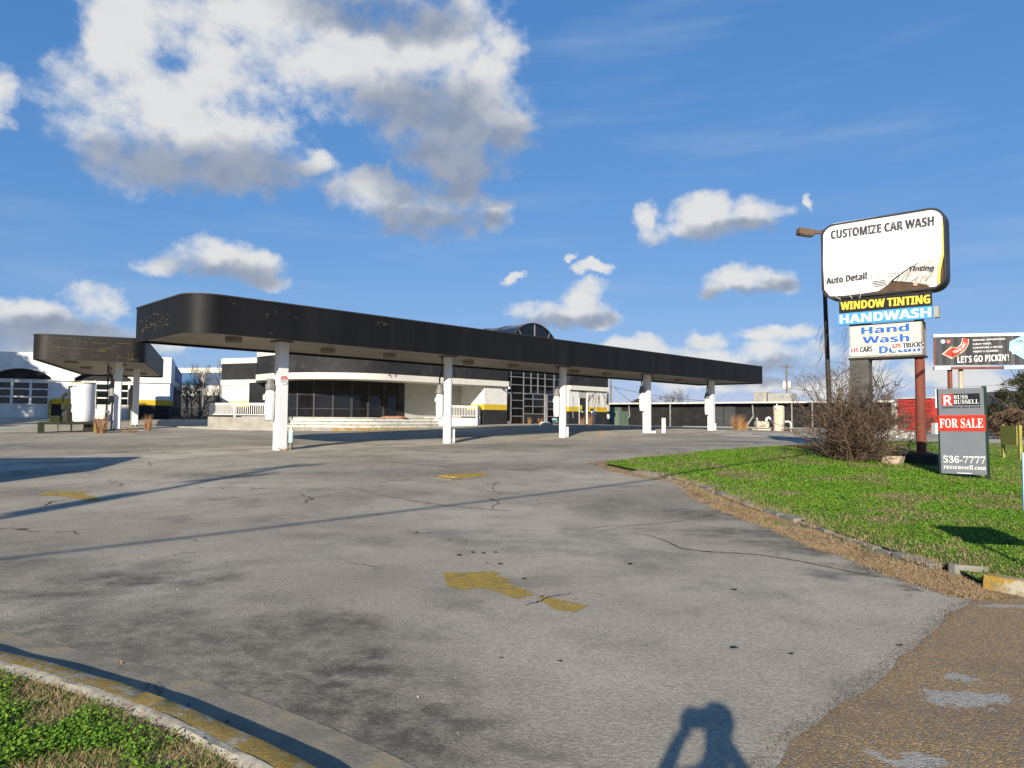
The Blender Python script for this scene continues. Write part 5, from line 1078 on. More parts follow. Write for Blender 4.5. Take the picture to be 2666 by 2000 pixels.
lettering('f', bxl(2457), bxl(2460.5), bzl(893.5, 2459), bzl(886, 2459), -.035, 'letter_white', bb); lettering('p', bxl(2471.5), bxl(2475), bzl(893.5, 2473), bzl(887, 2473), -.035, 'letter_white', bb)
x_ = bxl(2631); mb = MB(); hx = [(2631, 913), (2633, 890), (2670, 872.5), (2708, 888), (2708, 916), (2670, 936)]; mb.prism([(bxl(a), bzl(b_, a)) for a, b_ in hx], -.04, -.01, plane='xz'); hxo = mb.ob('blue_badge', 'sign_blue', bb); lettering('Pi', bxl(2639), bxl(2664), bzl(922, 2650), bzl(899, 2650), -.045, 'letter_white', bb, bold=.04); lettering('UN', bxl(2651), bxl(2667), bzl(892, 2655), bzl(886, 2655), -.045, 'sign_navy', bb)

# ------------------------------------------------------------------ long black building on the right
random.seed(21)
La, Lb = P(1500, 1100, 92), P(2325, 1118, 68); lv_ = Vector((Lb.x-La.x, Lb.y-La.y)); LL = lv_.length; LA = math.atan2(lv_.y, lv_.x)
lb = thing('black_warehouse', 'long low black building with white gutter behind the canopy', 'building', (La.x, La.y, .7), LA)
def bx(px): q = (px-1333)/FPX; d = lv_.normalized(); return -(La.x-q*La.y)/(d.x-q*d.y)
def bz(py, px): return P(px, py, La.y+bx(px)*lv_.normalized().y).z-.7
HW = bz(1051, 1860)
mb = MB(); mb.box(0, LL, 0, 14, -.6, HW); mb.ob('wall', 'black_wall', lb)
mb = MB(); mb.box(-.3, LL+.3, -.75, 14, HW+.02, HW+.10); mb.ob('roof', 'grey_metal', lb); mb = MB(); mb.box(-.3, LL+.3, -.90, -.752, HW-.02, HW+.16); mb.ob('gutter', 'gutter_white', lb)
for px in (1642, 1963): x_ = bx(px); mb = MB(); mb.tube([(x_, -.6, HW), (x_, -.35, HW-.1), (x_, -.3, HW-1.5), (x_-.5, -.45, HW-2.3), (x_-.6, -.5, .05)], .10, 8); mb.ob('downspout', 'grey_metal', lb, smooth=True)
for px in (1752, 2067, 2120, 2210): x_ = bx(px); mb = MB(); mb.box(x_-.06, x_+.06, -.72, -.6, -.5, HW+.01); mb.ob('eave_post', 'grey_metal', lb)
for a, b_ in ((1860, 1884), (1886, 1915)): mb = MB(); mb.box(bx(a), bx(b_), -.1, -.01, 0, HW-.25); mb.ob('sliding_door', 'gate_grey', lb)
mb = MB(); mb.box(bx(1790), LL, -1.3, -.9, -.6, .12); mb.ob('pavement_edge', 'concrete', lb)
for a, b_, z_, m_ in ((1957, 1991, 1.15, 'concrete'), (1994, 2056, 1.0, 'cabinet_grey')):
    x0_, x1_ = bx(a), bx(b_); u_ = thing('rooftop_unit', 'plain grey rooftop air unit on the black building' if a == 1957 else 'longer pinkish grey rooftop air unit beside the plain one', 'air conditioner', (La.x+lv_.normalized().x*x0_, La.y+lv_.normalized().y*x0_, .7+HW+.1), LA, 'rooftop units on the black building')
    mb = MB(); mb.bevbox(0, x1_-x0_, .6, 2.6, .08, z_, .04); mb.ob('casing', m_, u_); mb = MB(); mb.box(.1, x1_-x0_-.1, .7, 2.5, -.02, .08); mb.ob('curb', 'dark_metal', u_)
    if a != 1957:
        for k in range(3): mb = MB(); mb.box(.6+k*.7, 1.1+k*.7, .57, .599, .45, .75); mb.ob('vent_panel', 'grey_metal', u_)
# stone pier and red shingled shop beside it
rs0 = P(2334, 1122, 63); rs1 = P(2424, 1126, 60); rv = Vector((rs1.x-rs0.x, rs1.y-rs0.y)); RL = rv.length; RAa = math.atan2(rv.y, rv.x)
red = thing('red_shop', 'weathered red shingled shop front with sloping end and rough stone pier', 'building', rs0, RAa); HR = P(2360, 1039, 62.3).z-rs0.z
mb = MB(); mb.box(0, RL, .25, 7, -.6, HR); mb.ob('core_wall', 'red_boards', red); mb = MB(); mb.box(-.1, RL, .1, 7.1, HR+.01, HR+.12); mb.ob('roof', 'gutter_white', red)
nr = 15
for k in range(nr):
    z_ = .35+(HR-.4)*k/nr; x_ = 0.02
    while x_ < RL-.1:
        w_ = min(random.uniform(.35, .9), RL-x_); mb = MB(); y_ = random.uniform(.15, .22); z_ = .35+(HR-.4)*k/nr+random.uniform(-.07, .07); mb.add([(x_, y_-.05, z_-random.uniform(0, .05)), (x_+w_-.02, y_-.05, z_-random.uniform(0, .05)), (x_+w_-.02, .24, z_+(HR-.4)/nr+.03), (x_, .24, z_+(HR-.4)/nr+.03), (x_, .25, z_), (x_+w_-.02, .25, z_)], [(0, 1, 2, 3), (0, 4, 5, 1), (0, 3, 4), (1, 5, 2)]); mb.ob('shingle', 'red_boards', red); x_ += w_
mb = MB(); mb.add([(RL+.01, .2, HR), (RL+.01, 7, HR), (RL+3.6, .9, .25), (RL+3.6, 6.5, .25), (RL+.01, .2, .2), (RL+.01, 7, .2)], [(0, 2, 3, 1), (0, 4, 2), (1, 3, 5), (4, 5, 3, 2), (0, 1, 5, 4)]); mb.ob('sloping_end', 'red_boards', red)
mb = MB(); mb.add([(RL+.9, .30, HR-.75), (RL+2.2, .60, HR-1.65), (RL+3.0, .72, .7), (RL+2.0, .55, .95)], [(0, 1, 2, 3)]); mb.ob('dark_opening', 'black_wall', red)
for k in range(26): # rough stones of the pier
    z_ = (k//2)*.2; x_ = -.5+(k % 2)*.26; mb = MB(); mb.bevbox(x_+.01, x_+.24, -.05, .4, z_+.01, z_+.19, .05)
    for j, q in enumerate(mb.v): mb.v[j] = tuple(Vector(q)+mnoise.noise_vector(Vector(q)*5+Vector((k, 0, 0)))*.04)
    mb.ob('stone', 'stone', red)
mb = MB(); mb.box(RL+5.5, RL+10, 2, 6, -.5, HR-.6); mb.ob('annex', 'red_boards', red)
rw_ = thing('rubble_wall', 'low bank of pale broken stones below the red shop', 'rubble', G(2300, 1140))
for k in range(60):
    q = Vector((random.uniform(-1.6, 1.6), random.uniform(-.3, .5), 0)); s_ = random.uniform(.1, .24); mb = MB(); mb.bevbox(q.x-s_, q.x+s_, q.y-s_*.8, q.y+s_*.8, -.1, random.uniform(.1, .45), s_*.35)
    for j, w in enumerate(mb.v): mb.v[j] = tuple(Vector(w)+mnoise.noise_vector(Vector(w)*4+Vector((k, 3, 0)))*.06)
    mb.ob('stone', 'stone', rw_)
sheet('side_street', [(12, 38), (40, 34), (42, 41), (12, 46)], .012, 'pad_concrete', 1.5, kind='structure')
sheet('mulch_bed', XY([(2030, 1167), (2120, 1160), (2300, 1163), (2420, 1195), (2440, 1215), (2330, 1212), (2250, 1200), (2150, 1186)]), .085, 'soil', .4, .08, kind='structure')
vb = thing('banner_post', 'narrow white upright banner on a post behind the for sale board', 'sign', Gd(2442, 40)); z1_ = P(2442, 1014, 40).z-vb.location.z; z0_ = P(2442, 1062, 40).z-vb.location.z
mb = MB(); mb.box(-.13, .13, -.02, .02, z0_, z1_); mb.ob('banner', 'banner_white', vb); mb = MB(); mb.tube([(.16, .02, -.1), (.16, .02, z1_+.05)], .025, 6); mb.ob('post', 'grey_metal', vb)
for k in range(8): mb = MB(); mb.box(-.11, .11, -.026, -.021, z0_+.08+k*.125, z0_+.09+k*.125); mb.ob('print_line', 'canister_grey', vb)
fz_ = thing('ice_chest', 'white upright ice chest standing outside the red shop', 'freezer', Gd(2441, 52)); mb = MB(); mb.bevbox(-.32, .32, -.3, .3, .02, .85, .05); mb.ob('body', 'banner_white', fz_); mb = MB(); mb.box(-.28, .28, -.33, -.301, .1, .78); mb.ob('door', 'pipe_white', fz_)

# transformer, meter, pay post, tank and machine
tfm = thing('transformer_box', 'pale green electrical transformer cabinet at the building corner', 'transformer', Gd(1612, 63), UA)
mb = MB(); mb.bevbox(-.85, .75, -.5, .7, .0, 1.25, .03); mb.ob('cabinet', 'transformer_green', tfm); mb = MB(); mb.bevbox(-.8, .4, .0, .68, 1.252, 1.6, .03); mb.ob('hood', 'transformer_green', tfm)
for x_ in (-.3, .25): mb = MB(); mb.box(x_-.012, x_+.012, -.515, -.501, .05, 1.2); mb.ob('door_seam', 'post_green', tfm)
mb = MB(); mb.box(-1, .9, -.7, .9, -.3, -.005); mb.ob('slab', 'concrete', tfm)
mt = thing('meter_box', 'beige meter box with round white dial on the black corner pier', 'meter', to_world(bld, x1+.18, .08, BZ), UA); mb = MB(); mb.bevbox(-.14, .14, -.12, 0, 1.05, 1.6, .02); mb.ob('box', 'tank_beige', mt); mb = MB(); mb.prism([(.16*math.cos(a), .62+.22*math.sin(a)) for a in np.linspace(0, 2*math.pi, 15)[:-1]], -.1, -.02, plane='xz'); mb.ob('dial', 'pipe_white', mt)
pay = thing('pay_post', 'white pay terminal on a bent white post near the service door', 'post', G(1547, 1108), UA); mb = MB(); mb.tube([(0, 0, 0), (0, 0, 1.15)], .045, 8); mb.ob('post', 'pipe_white', pay); mb = MB(); mb.bevbox(-.26, .06, -.12, .12, .78, 1.2, .03); mb.ob('terminal', 'pipe_white', pay); mb = MB(); mb.bevbox(-.22, .22, -.18, .18, -.02, .05, .04); mb.ob('base', 'pipe_white', pay); mb = MB(); mb.box(-.34, -.2, -.14, .1, 1.1, 1.24); mb.ob('hood', 'dark_metal', pay)
tk = thing('beige_tank', 'tall rust streaked beige tank with round gauge by the black building', 'tank', G(2028, 1122)); s_ = (1122-1056)/FPX*tk.location.y; r_ = 14/FPX*tk.location.y
mb = MB(); mb.lathe([(r_, 0), (r_, s_-.12), (r_*.9, s_-.03), (r_*.5, s_)], 20); mb.ob('shell', 'tank_beige', tk, smooth=True); mb = MB(); mb.lathe([(.05, s_-.01), (.05, s_+.12), (.03, s_+.14)], 8, (-.15, 0)); mb.ob('cap', 'pipe_white', tk)
mb = MB(); mb.prism([(-.28+.15*math.cos(a), s_-.22+.15*math.sin(a)) for a in np.linspace(0, 2*math.pi, 15)[:-1]], -r_-.02, -r_+.2, plane='xz'); mb.ob('gauge', 'pipe_white', tk)
for k in range(5): mb = MB(); mb.box(-r_-.04, -r_+.06, -.12, -.02, .35+k*.32, .39+k*.32); mb.ob('rung', 'dark_metal', tk)
mb = MB(); mb.tube([(r_+.05, 0, .75), (r_+.30, 0, .78), (r_+.5, 0, .72), (r_+.56, 0, .5), (r_+.56, 0, -.05)], .085, 10); mb.ob('overflow_pipe', 'pipe_white', tk, smooth=True)
bw_ = thing('blower_unit', 'cream blower housing with curved white pipe beside the beige tank', 'machine', G(1984, 1120)); k = bw_.location.y/FPX
mb = MB(); mb.prism([(-.5, .2), (.38, .2), (.5, .35), (.5, .72), (-.5, .78), (-.55, .5)], -.3, .35, plane='xz'); mb.ob('housing', 'tank_beige', bw_); mb = MB(); mb.box(-1.1, .6, -.35, .4, -.05, .1); mb.ob('skid', 'tank_beige', bw_)
mb = MB(); mb.tube([(.36, 0, .75), (.40, 0, .98), (.58, 0, 1.08), (.8, 0, .92), (.98, 0, .55)], .11, 10); mb.ob('curved_pipe', 'pipe_white', bw_, smooth=True); mb = MB(); mb.lathe([(.05, .76), (.05, .95), (.15, .97), (.03, 1.06)], 10, (-.42, 0)); mb.ob('vent_cap', 'gutter_white', bw_)
mb = MB(); mb.box(.88, 1.06, -.12, .1, 0, .5); mb.ob('wood_block', 'straw_orange', bw_)
for i in range(9): mb = MB(); mb.box(-.4+i*.085, -.37+i*.085, -.315, -.301, .28, .42); mb.ob('grille_bar', 'dark_metal', bw_)

# debris along the wall of the black building and by the atrium
pal = thing('debris_heap', 'low heap of broken boards and rubble along the black wall', 'debris', G(1745, 1106)); random.seed(3)
for k in range(26):
    x_ = random.uniform(-4.5, 4.5); l_ = random.uniform(.2, .7); M = Matrix.Translation((x_, random.uniform(-.5, .5)+x_*.15, random.uniform(.02, .14))) @ Matrix.Rotation(random.uniform(0, 3), 4, 'Z') @ Matrix.Rotation(random.uniform(-.25, .25), 4, 'Y'); mb = MB(); mb.box(-l_/2, l_/2, -.08, .08, -.04, .05, M); mb.ob('board', random.choice(['rubble', 'concrete', 'dark_metal', 'straw']), pal)
cb = thing('cushion', 'dirty cream foam slab lying outside the atrium glass', 'debris', G(1423, 1107), UA); mb = MB(); mb.bevbox(-.5, .5, -.2, .25, .0, .16, .05); mb.ob('slab', 'tank_beige', cb); mb = MB(); mb.bevbox(-.4, .3, -.1, .2, .161, .22, .05); mb.ob('cover', 'paper', cb)
ch = thing('broken_chair', 'overturned dark chair with light blue pad outside the atrium', 'debris', G(1444, 1104), UA+.4); mb = MB(); mb.bevbox(-.25, .25, -.2, .2, .25, .32, .03, Matrix.Rotation(.5, 4, 'Y')); mb.ob('seat', 'sign_blue', ch)
for a in (-.2, .2): mb = MB(); mb.tube([(a, 0, .3), (a+.45, .1, .1)], .02, 6); mb.ob('leg', 'dark_metal', ch)
rug = thing('fallen_cloth', 'crumpled orange cloth on the top step of the rotunda', 'cloth', to_world(bld, *L2(26.2, 36.2), BZ+FL)); mb = MB(); mb.lathe([(.75, .0), (.6, .07), (.3, .10), (.05, .08)], 14); mb.v = [(x*1.2+mnoise.noise(Vector((x*3, y*3, 1)))*.1, y*.5, max(0, z+mnoise.noise(Vector((x*4, y*4, 5)))*.05)) for x, y, z in mb.v]; mb.ob('folds', 'brick_red', rug, smooth=True)

# ------------------------------------------------------------------ utility poles and wires
def utility_pole(p, h, label, transformers=0, arms=1, ang=0.0, lean=0):
    u_ = thing('utility_pole', label, 'utility pole', p, ang, 'utility poles'); mb = MB(); mb.tube([(0, 0, -.5), (lean*.5, 0, h*.5), (lean, 0, h)], [.16, .14, .11], 10); mb.ob('pole', 'wood_pole', u_, smooth=True)
    for k in range(arms):
        z_ = h-.4-k*1.1; mb = MB(); mb.box(-1.1, 1.1, -.16, -.05, z_, z_+.12); arm = mb.ob('crossarm', 'wood_pole', u_)
        for x_ in (-1.0, -.5, .5, 1.0): mb = MB(); mb.lathe([(.03, z_+.12), (.06, z_+.17), (.05, z_+.26), (.02, z_+.28)], 8, (x_, -.1)); mb.ob('insulator', 'canister_grey', arm)
    for k in range(transformers): mb = MB(); mb.lathe([(.2, h-3.6), (.26, h-3.55), (.26, h-2.6), (.2, h-2.5), (.06, h-2.35)], 14, (-.45+.9*k, 0)); mb.ob('transformer_can', 'gutter_white', u_, smooth=True)
    return u_
utility_pole(Gd(2049, 100), P(2049, 952, 100).z-.6, 'wooden pole with two pale transformer cans beyond the black building', 2, 1, R(20))
u2 = utility_pole(Gd(1590, 104), P(1590, 960, 104).z-.6, 'plain wooden pole rising at the corner of the car wash', 0, 0)
u3 = utility_pole(gpt(-14.6, -13.3), 14.2, 'tall wooden street pole standing behind the photographer', 1, 2, UA)
def wire(a, b_, sag, r, label):
    a, b_ = Vector(a), Vector(b_); pts_ = [a.lerp(b_, f)-Vector((0, 0, sag*4*f*(1-f))) for f in np.linspace(0, 1, 15)]; mb = MB(); mb.tube(pts_, r, 5); o = mb.ob('overhead_wire', 'hose_black', smooth=True); tag(o, label, 'wire', 'overhead wires')
pz = lambda px, py, Y: P(px, py, Y)
wire(pz(1590, 1006, 104), pz(1860, 1045, 96), .4, .03, 'overhead wire sagging from the corner pole towards the column'); wire(pz(1600, 1008, 104), pz(1650, 1050, 90), .2, .03, 'steep guy wire beside the corner pole'); wire(pz(2049, 1009, 100), pz(2300, 1035, 90), .3, .025, 'overhead wire running behind the bare bush'); wire(pz(2390, 1010, 150), pz(2700, 990, 150), .5, .03, 'far overhead wire below the billboard')
q0 = Vector((-14.6, -13.3)); wire((*(q0-U*30), 8.2), (*(q0+U*60), 7.2), .9, .045, 'thick cable over the street behind the photographer')

# ------------------------------------------------------------------ trees and bushes
def twigs(name, lines, mat, par, n=3):
    mb = MB()
    for pts_, r0, r1 in lines: k = len(pts_); mb.tube(pts_, [r0+(r1-r0)*i/(k-1) for i in range(k)], n, False)
    me = bpy.data.meshes.new(name); me.from_pydata(mb.v, [], mb.f); me.materials.append(MATS[mat]); return link(name, me, par)
def grow(p, d, ln, r, depth, out, spread, up, segs=4, kids=(3, 5)):
    pts_ = [p]; dd = d.normalized()
    for i in range(segs):
        dd = (dd+Vector((random.gauss(0, .16), random.gauss(0, .16), random.gauss(0, .10)+up*.1))).normalized(); pts_.append(pts_[-1]+dd*(ln/segs))
    out.setdefault(depth, []).append((pts_, r, r*.55))
    if depth == 0: return
    for _ in range(random.randint(*kids)):
        f = random.uniform(.35, 1.0); i = min(int(f*segs), segs-1); q = pts_[i].lerp(pts_[i+1], f*segs-i)
        ax = Vector((random.gauss(0, 1), random.gauss(0, 1), random.gauss(0, .6)+up)).normalized(); nd = (dd*(1-spread)+ax*spread).normalized(); grow(q, nd, ln*random.uniform(.5, .75), r*.58, depth-1, out, spread, up, segs, kids)
def bare_tree(p, h, label, group, depth=4, trunk=.12, spread=.55, seed=1, stems=1, mat='twig', kids=(3, 5)):
    random.seed(seed); t_ = thing('bare_tree', label, 'tree', p, 0, group); out = {}
    for s in range(stems): grow(Vector((random.uniform(-.2, .2)*(stems > 1), random.uniform(-.2, .2)*(stems > 1), -.2)), Vector((random.gauss(0, .15), random.gauss(0, .15), 1)), h*.45, trunk, depth, out, spread, .5, 4, kids)
    big = [l for k in out if k >= depth-1 for l in out[k]]; fine = [l for k in out if k < depth-1 for l in out[k]]
    twigs('trunk', big, 'bark', t_, 6); c = twigs('crown', fine, mat, t_, 3); c['kind'] = 'stuff'; return t_
G1 = 'bare trees in the gap by the garage'
bare_tree(Gd(492, 63), 5.2, 'thin bare sapling close to the garage side wall', G1, 4, .06, .5, 3, 2, 'twig_pale'); bare_tree(Gd(525, 64), 6.0, 'bare many stemmed tree in the middle of the fenced gap', G1, 4, .07, .45, 4, 3, 'twig_pale'); bare_tree(Gd(556, 62), 5.6, 'bare tree against the black wing of the car wash', G1, 4, .06, .45, 9, 2, 'twig_pale')
G2 = 'bare trees beyond the black building'
bare_tree(Gd(1735, 112), 6.8, 'broad bare tree crown rising above the black roof near the bollard', G2, 5, .14, .65, 12, 1, 'twig_pale', (3, 4)); bare_tree(Gd(1775, 118), 7.4, 'taller bare tree crown above the black roof beside the square column', G2, 5, .14, .65, 13, 1, 'twig_pale', (3, 4)); bare_tree(Gd(1700, 114), 5.4, 'small bare tree crown above the black roof by the canopy end', G2, 4, .12, .6, 14, 1, 'twig_pale'); bare_tree(Gd(2330, 88), 6.0, 'bare tree behind the stone pier of the red shop', G2, 5, .12, .6, 15, 1, 'twig_pale', (3, 4))
# big bare bush in front of the grey sign leg
random.seed(77); bs = Gd(2212, 20.75); bush = thing('bare_bush', 'large tangled leafless bush growing round the grey sign leg', 'bush', bs); st1, st2, st3 = [], [], []
for k in range(140):
    a = random.uniform(0, 2*math.pi); tilt = random.betavariate(1.3, 2.0)*1.05; ln = random.uniform(1.4, 3.3)*(1-.25*tilt); d = Vector((math.cos(a)*math.sin(tilt), math.sin(a)*math.sin(tilt), math.cos(tilt))); p = Vector((random.gauss(0, .22), random.gauss(0, .2), -.05)); pts_ = [p]
    for i in range(7): d = (d+Vector((random.gauss(0, .12), random.gauss(0, .12), random.gauss(-.05, .1)))).normalized(); pts_.append(pts_[-1]+d*ln/7)
    r_ = random.uniform(.012, .026); st1.append((pts_, r_, .004))
    for j in range(random.randint(7, 11)):
        i = random.randint(1, 6); q = pts_[i].lerp(pts_[i+1], random.random()) if i < 7 else pts_[-1]; e = (d+Vector((random.gauss(0, .9), random.gauss(0, .9), random.gauss(.35, .7)))).normalized(); l2 = random.uniform(.25, .8); tp = [q]
        for _ in range(3): e = (e+Vector((random.gauss(0, .25), random.gauss(0, .25), random.gauss(0, .25)))).normalized(); tp.append(tp[-1]+e*l2/3)
        st2.append((tp, .010, .005))
        for _ in range(3): e2 = (e+Vector((random.gauss(0, 1), random.gauss(0, 1), random.gauss(0, 1)))).normalized(); q2 = tp[random.randint(1, 3)]; st3.append(([q2, q2+e2*random.uniform(.12, .36)], .0065, .0035))
twigs('stems', st1, 'twig_pale', bush, 5)['kind'] = 'stuff'; twigs('branches', st2, 'twig', bush)['kind'] = 'stuff'; twigs('twiglets', st3, 'twig', bush)['kind'] = 'stuff'
mb = MB(); mb.bevbox(-.35, .25, -.3, .2, -.1, .25, .12); mb.v = [tuple(Vector(q)+mnoise.noise_vector(Vector(q)*3)*.12+Vector((1.0, -.45, 0))) for q in mb.v]; tag(under(mb.ob('boulder', 'stone'), None) if False else mb.ob('boulder', 'rubble'), 'brown boulder lying in the mulch beside the bare bush', 'stone').location = bs
# low brushwood heap right of the bush
br = thing('brush_heap', 'flattened heap of dead branches on the mulch by the sign footing', 'brush', G(2325, 1198)); ln_ = []
for k in range(150): p = Vector((random.uniform(-1.3, .9), random.uniform(-.5, .7), random.uniform(0, .35))); e = Vector((random.gauss(0, 1), random.gauss(0, .4), random.gauss(0, .12))).normalized(); ln_.append(([p, p+e*.4+Vector((0, 0, .06)), p+e*random.uniform(.7, 1.2)], .009, .004))
twigs('branches', ln_, 'twig', br)['kind'] = 'stuff'
# leafy trees: trunk, limbs, clumped leaf crown
def leafy(p, h, r, label, group, mat='evergreen', n=9000, leaf=.10, seed=1, shape='round', name='tree'):
    random.seed(seed); t_ = thing(name, label, 'tree', p, 0, group); out = {}; grow(Vector((0, 0, -.3)), Vector((random.gauss(0, .05), 0, 1)), h*.62, max(.1, h*.018), 2, out, .55, .4, 4, (5, 7)); twigs('trunk', [l for k in out for l in out[k]], 'bark', t_, 6)
    pts_ = []
    for _ in range(int(70)):
        f = random.random()**.8; z_ = h*(.18+.80*f); rr = r*(1-f)**.7 if shape == 'cone' else r*math.sqrt(max(0.05, 1-(2*f-.9)**2*.9)); a = random.uniform(0, 6.28); q = random.random()**.5*rr; pts_.append((math.cos(a)*q, math.sin(a)*q, z_, random.uniform(.25, .5)*r*.6))
    c = np.array(pts_); idx = rng.integers(0, len(c), n); o = rng.normal(size=(n, 3)); o /= np.linalg.norm(o, axis=1)[:, None]; o *= rng.random((n, 1))**.4; q = c[idx, :3]+o*c[idx, 3:4]*np.array([1, 1, .75]); leaves('crown', q[:, 0], q[:, 1], q[:, 2], leaf, mat, .1, None, t_); return t_
G3 = 'leafy trees at the roadside'
leafy(Gd(2665, 46), 4.3, 1.8, 'loose olive evergreen beside the yellow stand', G3, 'crown_green', 9000, .055, 31); leafy(Gd(2610, 50), 3.3, 1.5, 'lower brownish tree left of the loose evergreen', G3, 'crown_green', 6500, .055, 32); leafy(Gd(2720, 52), 5.2, 2.0, 'evergreen at the far side of the road by the billboard', G3, 'evergreen', 10000, .08, 33); leafy(Gd(2575, 58), 2.2, 1.3, 'low brown shrub before the red annex', G3, 'soil', 5000, .05, 34); leafy(Gd(2640, 42), 1.7, 1.6, 'low dark shrub at the foot of the evergreens', G3, 'soil', 7000, .06, 36); leafy(Gd(1660, 112), 3.9, 1.3, 'small evergreen top above the black roof', G3, 'crown_green', 4000, .1, 35)
G4 = 'tall trees shading the garage'
for k, (x_, y_, h, r, lab) in enumerate(((-42, 31, 13.5, 4.0, 'tall evergreen shading the arched garage doors'), (-36.2, 27, 13, 3.2, 'slimmer tall evergreen shading the garage pier'), (-49, 33, 13, 4.5, 'broad tall evergreen beside the garage'))): leafy(gpt(x_, y_), h, r, lab, G4, 'evergreen', 9000, .22, 50+k)
# undergrowth in the gap
x, y = scatter([tuple(Gd(445, 57)[:2]), tuple(Gd(572, 54.5)[:2]), tuple(Gd(572, 60)[:2]), tuple(Gd(445, 62)[:2])], 2600); leaves('gap_undergrowth', x, y, gz(x, y)+rng.random(len(x))**2*.9, .07, 'crown_green', .1, 'dark weeds and litter behind the fence in the gap')
x, y = scatter([tuple(Gd(442, 55)[:2]), tuple(Gd(573, 53.6)[:2]), tuple(Gd(573, 54.8)[:2]), tuple(Gd(442, 56.5)[:2])], 2600); leaves('gap_leaf_litter', x, y, gz(x, y)+.03+rng.random(len(x))*.12, .06, 'straw_orange', .6, 'orange fallen leaves along the foot of the fence')
x, y = scatter(XY([(2040, 1168), (2300, 1166), (2400, 1198), (2320, 1210), (2150, 1186)]), 9000); leaves('mulch_litter', x, y, gz(x, y)+.09+rng.random(len(x))*.03, .03, 'dead_leaf', 1.2, 'brown fallen leaves on the mulch under the bush')
def clump(p, h, r, n, label, mat='straw_orange'):
    t_ = thing('dry_grass_clump', label, 'grass', p, 0, 'dry grass clumps'); mb = MB()
    for k in range(n):
        a = random.uniform(0, 6.28); q = random.random()**.6*r*.4; b_ = Vector((math.cos(a)*q, math.sin(a)*q, -.02)); l_ = h*random.uniform(.5, 1.1); tip = b_+Vector((math.cos(a)*random.uniform(.1, .9)*r*.7, math.sin(a)*random.uniform(.1, .9)*r*.7, l_)); mid = b_.lerp(tip, .5)+Vector((0, 0, l_*.08)); mb.tube([b_, mid, tip], [.008, .006, .002], 3, False)
    o = mb.ob('blades', mat, t_); o['kind'] = 'stuff'
for px, py, h, r, n, lab in ((262, 1128, .95, .5, 120, 'orange dry grass clump at the end of the pump skid'), (385, 1121, .85, .35, 90, 'leaning dry grass clump in the open right of the garage canopy post'), (340, 1126, .22, .6, 60, 'low dry tuft between post and leaning clump'), (1379, 1104, .55, .25, 50, 'curled dry weed against the black panel of the atrium'), (1407, 1105, .5, .3, 40, 'second curled dry weed beside the foam slab'), (1517, 1106, .6, .3, 50, 'dry weed at the hinge side of the service door'), (1537, 1106, .9, .35, 60, 'taller dry weed between service door and pay post'), (1921, 1121, 1.15, .75, 220, 'big orange dry grass clump by the sliding doors'), (1940, 1120, .9, .4, 70, 'smaller dry grass clump beside the big one'), (742, 1174, .14, .3, 40, 'rusty tuft at the foot of the notice column'), (758, 1168, .75, .2, 8, 'few thin dry stalks beside the notice column'), (1566, 1132, .3, .25, 20, 'small dry stalks on the pad between the columns')): clump(G(px, py), h, r, n, lab)
# dead vine on the white wall by the service door
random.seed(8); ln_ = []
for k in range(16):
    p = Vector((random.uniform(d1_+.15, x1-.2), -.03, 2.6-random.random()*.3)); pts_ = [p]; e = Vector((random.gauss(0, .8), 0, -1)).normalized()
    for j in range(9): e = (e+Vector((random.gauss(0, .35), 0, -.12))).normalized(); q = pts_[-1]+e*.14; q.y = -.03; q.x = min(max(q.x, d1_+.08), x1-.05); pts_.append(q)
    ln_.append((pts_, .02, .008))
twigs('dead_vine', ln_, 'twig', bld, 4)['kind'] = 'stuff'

# ------------------------------------------------------------------ hills, neighbour shed, photographer
def ridge(name, x0_, x1_, y_, hs, dep):
    n = 60; v = []; f = []
    for i in range(n+1):
        x_ = x0_+(x1_-x0_)*i/n; h = np.interp(i/n, np.linspace(0, 1, len(hs)), hs)*(1+.06*mnoise.noise(Vector((x_*.004, 0, 0)))+.02*mnoise.noise(Vector((x_*.03, 3, 0)))); v += [(x_, y_, -10), (x_, y_+dep*.5, h), (x_, y_+dep, -10)]
    for i in range(n): f += [(3*i, 3*i+3, 3*i+4, 3*i+1), (3*i+1, 3*i+4, 3*i+5, 3*i+2)]
    mb = MB(); mb.add(v, f); o = mb.ob(name, 'hazy_hill_forest', smooth=True); o['kind'] = 'structure'
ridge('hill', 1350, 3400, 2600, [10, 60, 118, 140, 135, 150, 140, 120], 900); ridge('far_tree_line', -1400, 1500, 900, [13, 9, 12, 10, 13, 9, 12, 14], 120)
shed = thing('neighbour_shed', 'plain brown block shed standing left of the driveway', 'shed', (-14.3, 12, float(gz(-14.3, 12))), R(8))
mb = MB(); mb.box(-7, 0, -4, 0, -.4, 4.4); mb.ob('wall', 'concrete', shed); mb = MB(); mb.box(-7.1, .05, -4.1, .05, 4.402, 4.55); mb.ob('roof', 'grey_metal', shed); mb = MB(); mb.box(.002, .05, -2.6, -1.6, 0, 2.1); mb.ob('door', 'gate_grey', shed)
